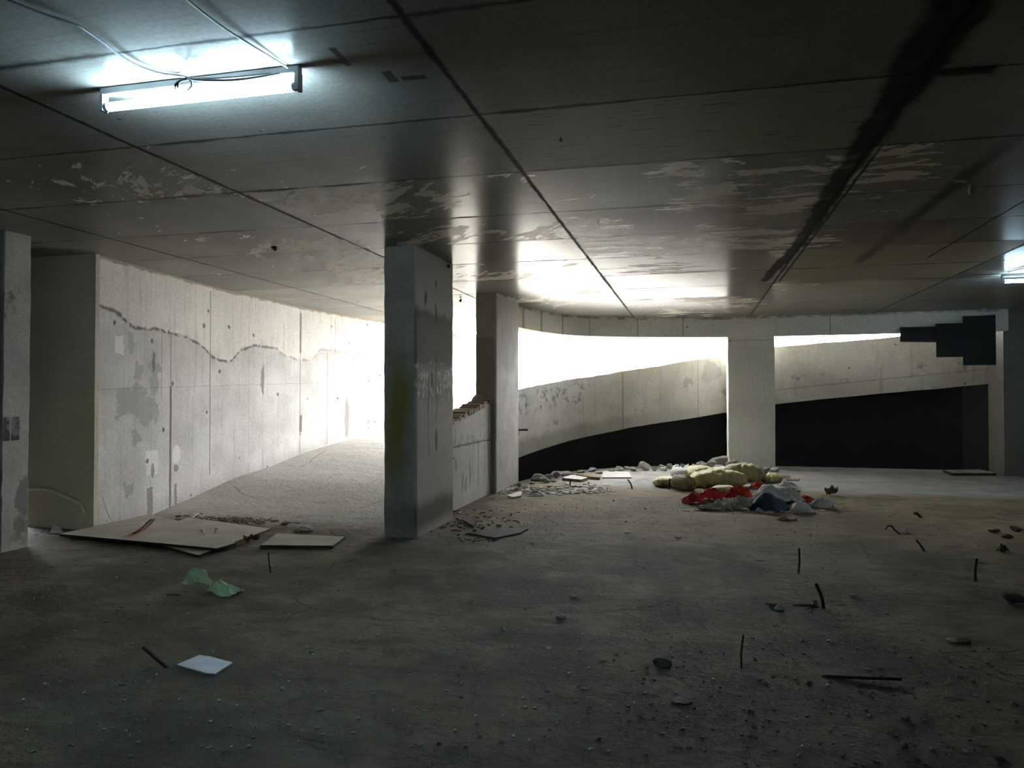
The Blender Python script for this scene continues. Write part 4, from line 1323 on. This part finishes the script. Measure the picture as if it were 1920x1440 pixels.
board('mortar_flake', [(951, 929), (966, 923), (979, 921), (977, 929), (962, 932)], 0.0, 0.03, M['pale_board'], 'flat pale mortar flake at the foot of the second column', 'flake')
board('dark_board', [(878, 999), (940, 989), (990, 991), (975, 999), (930, 1008), (905, 1004)], 0.0, 0.018, M['dark_clod'], 'flat ragged dark board beside the nearest column', jitter=0.01)
board('dark_board', [(888, 986), (868, 975), (880, 970), (895, 974)], 0.0, 0.03, M['dark_clod'], 'small dark clod of board at the foot of the low wall')
rock(1905, 1137, 46, 26, 40, M['dark_clod'], 'dark clod at the very edge of the foreground floor', name='dark_clod', cat='clod')
rock(1868, 1000, 22, 8, 41, M['dark_clod'], 'small dark clod near the end wall, separate from the others', name='dark_clod', cat='clod')
rock(1893, 1010, 22, 10, 42, M['dark_clod'], 'black clod next to the small dark one', name='dark_clod', cat='clod')
rock(1912, 999, 30, 11, 43, M['dark_clod'], 'longish dark clod cut by the edge of the picture', name='dark_clod', cat='clod')
rock(1240, 1252, 46, 16, 44, M['dark_clod'], 'low dark clod in the middle foreground', name='dark_clod', cat='clod')

# lump on top of the low wall
o = obj('mortar_lump', rock_bm((0.125, 0.10, 0.095), 71), M['pale_stone'])
put(o, (-3.15, 10.72, 1.388))
tag(o, 'pale mortar lump sitting on the top end of the low wall', 'lump')

# ------------------------------------------------------------------ rubble along the slab edge
G1 = 'rubble stones along the slab edge before the broad column'
L1 = 'grey rubble stone in the row along the slab edge before the broad column'
for i, (px, py, w, h) in enumerate(((1160, 884, 20, 11), (1185, 884, 22, 10), (1207, 883, 26, 17), (1226, 884, 18, 12), (1244, 884, 20, 12), (1256, 880, 16, 13), (1304, 881, 18, 14), (1318, 881, 18, 14), (1332, 879, 22, 16),
                                    (1351, 878, 46, 24), (1374, 880, 34, 20), (1392, 882, 26, 17), (1314, 877, 22, 15), (1272, 884, 20, 14), (1334, 886, 22, 10), (1348, 883, 24, 11), (1322, 886, 14, 8), (1148, 886, 14, 7), (1174, 880, 14, 8), (1281, 879, 14, 10), (1240, 878, 14, 10), (1452, 886, 24, 10), (1438, 884, 18, 8))):
    rock(px, py, w, h, 100 + i, M['stone'], L1, G1, deep=0.8)
G2 = 'rubble stones beside the second column'
L2 = 'grey rubble stone in the cluster just past the second column'
for i, (px, py, w, h) in enumerate(((1006, 903, 34, 16), (1020, 906, 22, 14), (1030, 900, 18, 14), (1044, 897, 22, 15), (1058, 892, 26, 12), (1038, 904, 12, 7), (1088, 887, 20, 8), (1108, 885, 22, 9), (1122, 889, 14, 7), (996, 908, 12, 8), (972, 914, 12, 10), (985, 918, 12, 7), (968, 922, 14, 8), (1098, 893, 12, 6))):
    rock(px, py, w, h, 200 + i, M['stone'], L2, G2, deep=0.8)

# loose concrete crumbs over the floor
r = random.Random(11)
G3 = 'concrete crumbs scattered over the floor'
L3 = 'small pale concrete crumb loose on the open dirt floor'
spots = [(942, 1186, 14, 12), (1028, 1219, 16, 7), (1088, 1222, 10, 8), (1127, 1243, 12, 6), (1213, 1253, 14, 13), (1075, 1122, 14, 7), (1187, 1143, 12, 5), (1050, 1162, 20, 8), (866, 1015, 12, 5), (1178, 1000, 14, 4), (1270, 1010, 18, 4),
         (1603, 1121, 20, 8), (1505, 1204, 7, 6), (1558, 1206, 16, 8), (1580, 1236, 8, 7), (1630, 1258, 16, 6), (1395, 1332, 10, 6), (1408, 1338, 14, 9), (1437, 1352, 10, 7), (1698, 1352, 22, 14), (1695, 1405, 16, 14), (1800, 1272, 18, 8), (1900, 1322, 14, 8),
         (1822, 1252, 8, 5), (1836, 1252, 8, 5), (1530, 1131, 10, 10), (1425, 1278, 14, 8), (830, 1225, 8, 4), (690, 978, 8, 7), (905, 962, 12, 5), (860, 963, 12, 4), (1292, 1228, 8, 5), (1120, 1390, 14, 10), (1500, 1420, 14, 8), (1600, 1440, 16, 9), (1750, 1410, 12, 9)]
for i, (px, py, w, h) in enumerate(spots):
    rock(px, py, w, h, 300 + i, M['crumb'], L3, G3, name='concrete_crumb', cat='crumb', deep=0.8)
G4 = 'dark crumbs scattered over the floor'
L4 = 'small dark crumb of dirt loose on the floor'
for i in range(34):
    px, py = r.uniform(60, 1880), 930 + 500 * r.random() ** 1.6
    if py < 1050 and (px < 1000 or 1220 < px < 1600):
        py += 130
    s = (py - 741) / 40
    rock(px, py, s * r.uniform(0.6, 1.3), s * r.uniform(0.3, 0.5), 400 + i, M['mud_bit'], L4, G4, name='dirt_crumb', cat='crumb', deep=0.9)
for i, (px, py, w, h) in enumerate(((689, 978, 6, 6), (582, 1226, 14, 6), (596, 1335, 22, 5), (720, 1222, 6, 4), (1020, 1383, 8, 7), (900, 1386, 10, 8), (820, 1398, 12, 10), (1413, 1368, 12, 10), (1103, 907, 4, 4), (1118, 918, 5, 3), (1150, 940, 5, 4), (1210, 955, 6, 4), (1228, 961, 6, 3), (1174, 979, 6, 4))):
    rock(px, py, w, h, 500 + i, M['mud_bit'], L4, G4, name='dirt_crumb', cat='crumb', deep=0.9)


# fine litter nobody could count
def litter(name, n, place, size, mat, label, seed):
    rr = random.Random(seed)
    bm = bmesh.new()
    for _ in range(n):
        p = place(rr)
        s = rr.uniform(*size)
        a = rr.uniform(0, 6.28)
        tl = rr.uniform(-0.35, 0.35)
        q = [(-s, -s * .45), (s * .8, -s * .5), (s, s * .4), (-s * .7, s * .55)]
        rm = Matrix.Rotation(a, 3, 'Z') @ Matrix.Rotation(tl, 3, 'X')
        top = [rm @ Vector((x, y, 0.004)) for x, y in q]
        bot = [rm @ Vector((x, y, -0.004)) for x, y in q]
        zm = min(v.z for v in bot)
        V = [bm.verts.new(Vector(p) + v - Vector((0, 0, zm))) for v in bot + top]
        for f in ((3, 2, 1, 0), (4, 5, 6, 7), (0, 1, 5, 4), (1, 2, 6, 5), (2, 3, 7, 6), (3, 0, 4, 7)):
            bm.faces.new([V[i] for i in f])
    o = obj(name, bm, mat)
    return tag(o, label, 'litter', kind='stuff')


def clear_of(f):
    p = f()
    while (p.x < -2.6 and p.y > 7.1) or p.x < -6.2 or (-4.9 < p.x < -3.0 and 6.2 < p.y):
        p = f()
    return p


litter('flake_litter', 170, lambda q: gp(1085 + q.gauss(0, 26), 917 + q.gauss(0, 4.5)), (0.02, 0.06), M['stone'], 'scatter of curled grey flakes on the pale concrete before the rubble', 1)
litter('splinter_litter', 170, lambda q: gp(985 + q.gauss(0, 28), 921 + q.gauss(0, 5)), (0.02, 0.06), M['stone'], 'scatter of grey splinters at the foot of the second column', 2)
litter('dark_litter', 150, lambda q: gp(890 + q.gauss(0, 40), 988 + q.gauss(0, 14)), (0.008, 0.028), M['dark_clod'], 'dark litter strewn beside the nearest column and low wall', 3)
litter('leaf_litter', 320, lambda q: gp(410 + max(-75, q.gauss(0, 60)), 976 + q.gauss(0, 4.5)), (0.015, 0.05), M['leaf'], 'brown leaf litter strewn behind the plywood boards', 4)
litter('mud_litter', 130, lambda q: gp(q.uniform(1150, 2000), q.uniform(1215, 1440)), (0.004, 0.012), M['mud_bit'], 'fine dark litter in the foreground mud', 5)
litter('grit', 700, lambda q: clear_of(lambda: gp(q.uniform(40, 1880), 935 + 480 * q.random() ** 1.5)), (0.004, 0.012), M['crumb'], 'fine pale grit over the whole dirt floor', 6)
litter('rag_litter', 90, lambda q: gp(1420 + q.gauss(0, 60), 955 + q.gauss(0, 5)), (0.015, 0.05), M['grey_rag'], 'torn bits of rag strewn around the rubbish heap', 7)

# ------------------------------------------------------------------ bits on the ceiling
def ceiling_bit(px, py, w, h, mat, label, seed):
    p = gp(px, py, CEIL)
    W, H = px_size(p, w, h)
    bm = rock_bm((W / 2, W / 2, H / 2), seed, sub=2)
    o = obj('ceiling_flake', bm, mat)
    o.location = (p.x, p.y, CEIL - H * 0.95)
    return tag(o, label, 'flake')


ceiling_bit(514, 459, 16, 12, M['dark_clod'], 'dark chip hanging from the ceiling over the ramp mouth', 61)
ceiling_bit(1820, 342, 12, 26, M['white_bag'], 'pale paper flake hanging from the ceiling beyond the tarred joint', 62)
ceiling_bit(1843, 576, 16, 7, M['white_bag'], 'pale flake at the ceiling edge above the black boards', 63)
ceiling_bit(838, 492, 18, 12, M['dark_clod'], 'dark tuft at the head of the nearest column', 64)
ceiling_bit(1051, 257, 9, 9, M['dark_clod'], 'dark knob under the yellowish ceiling panel', 65)
ceiling_bit(864, 560, 6, 7, M['dark_clod'], 'dark chip on the ceiling between the first two columns', 66)
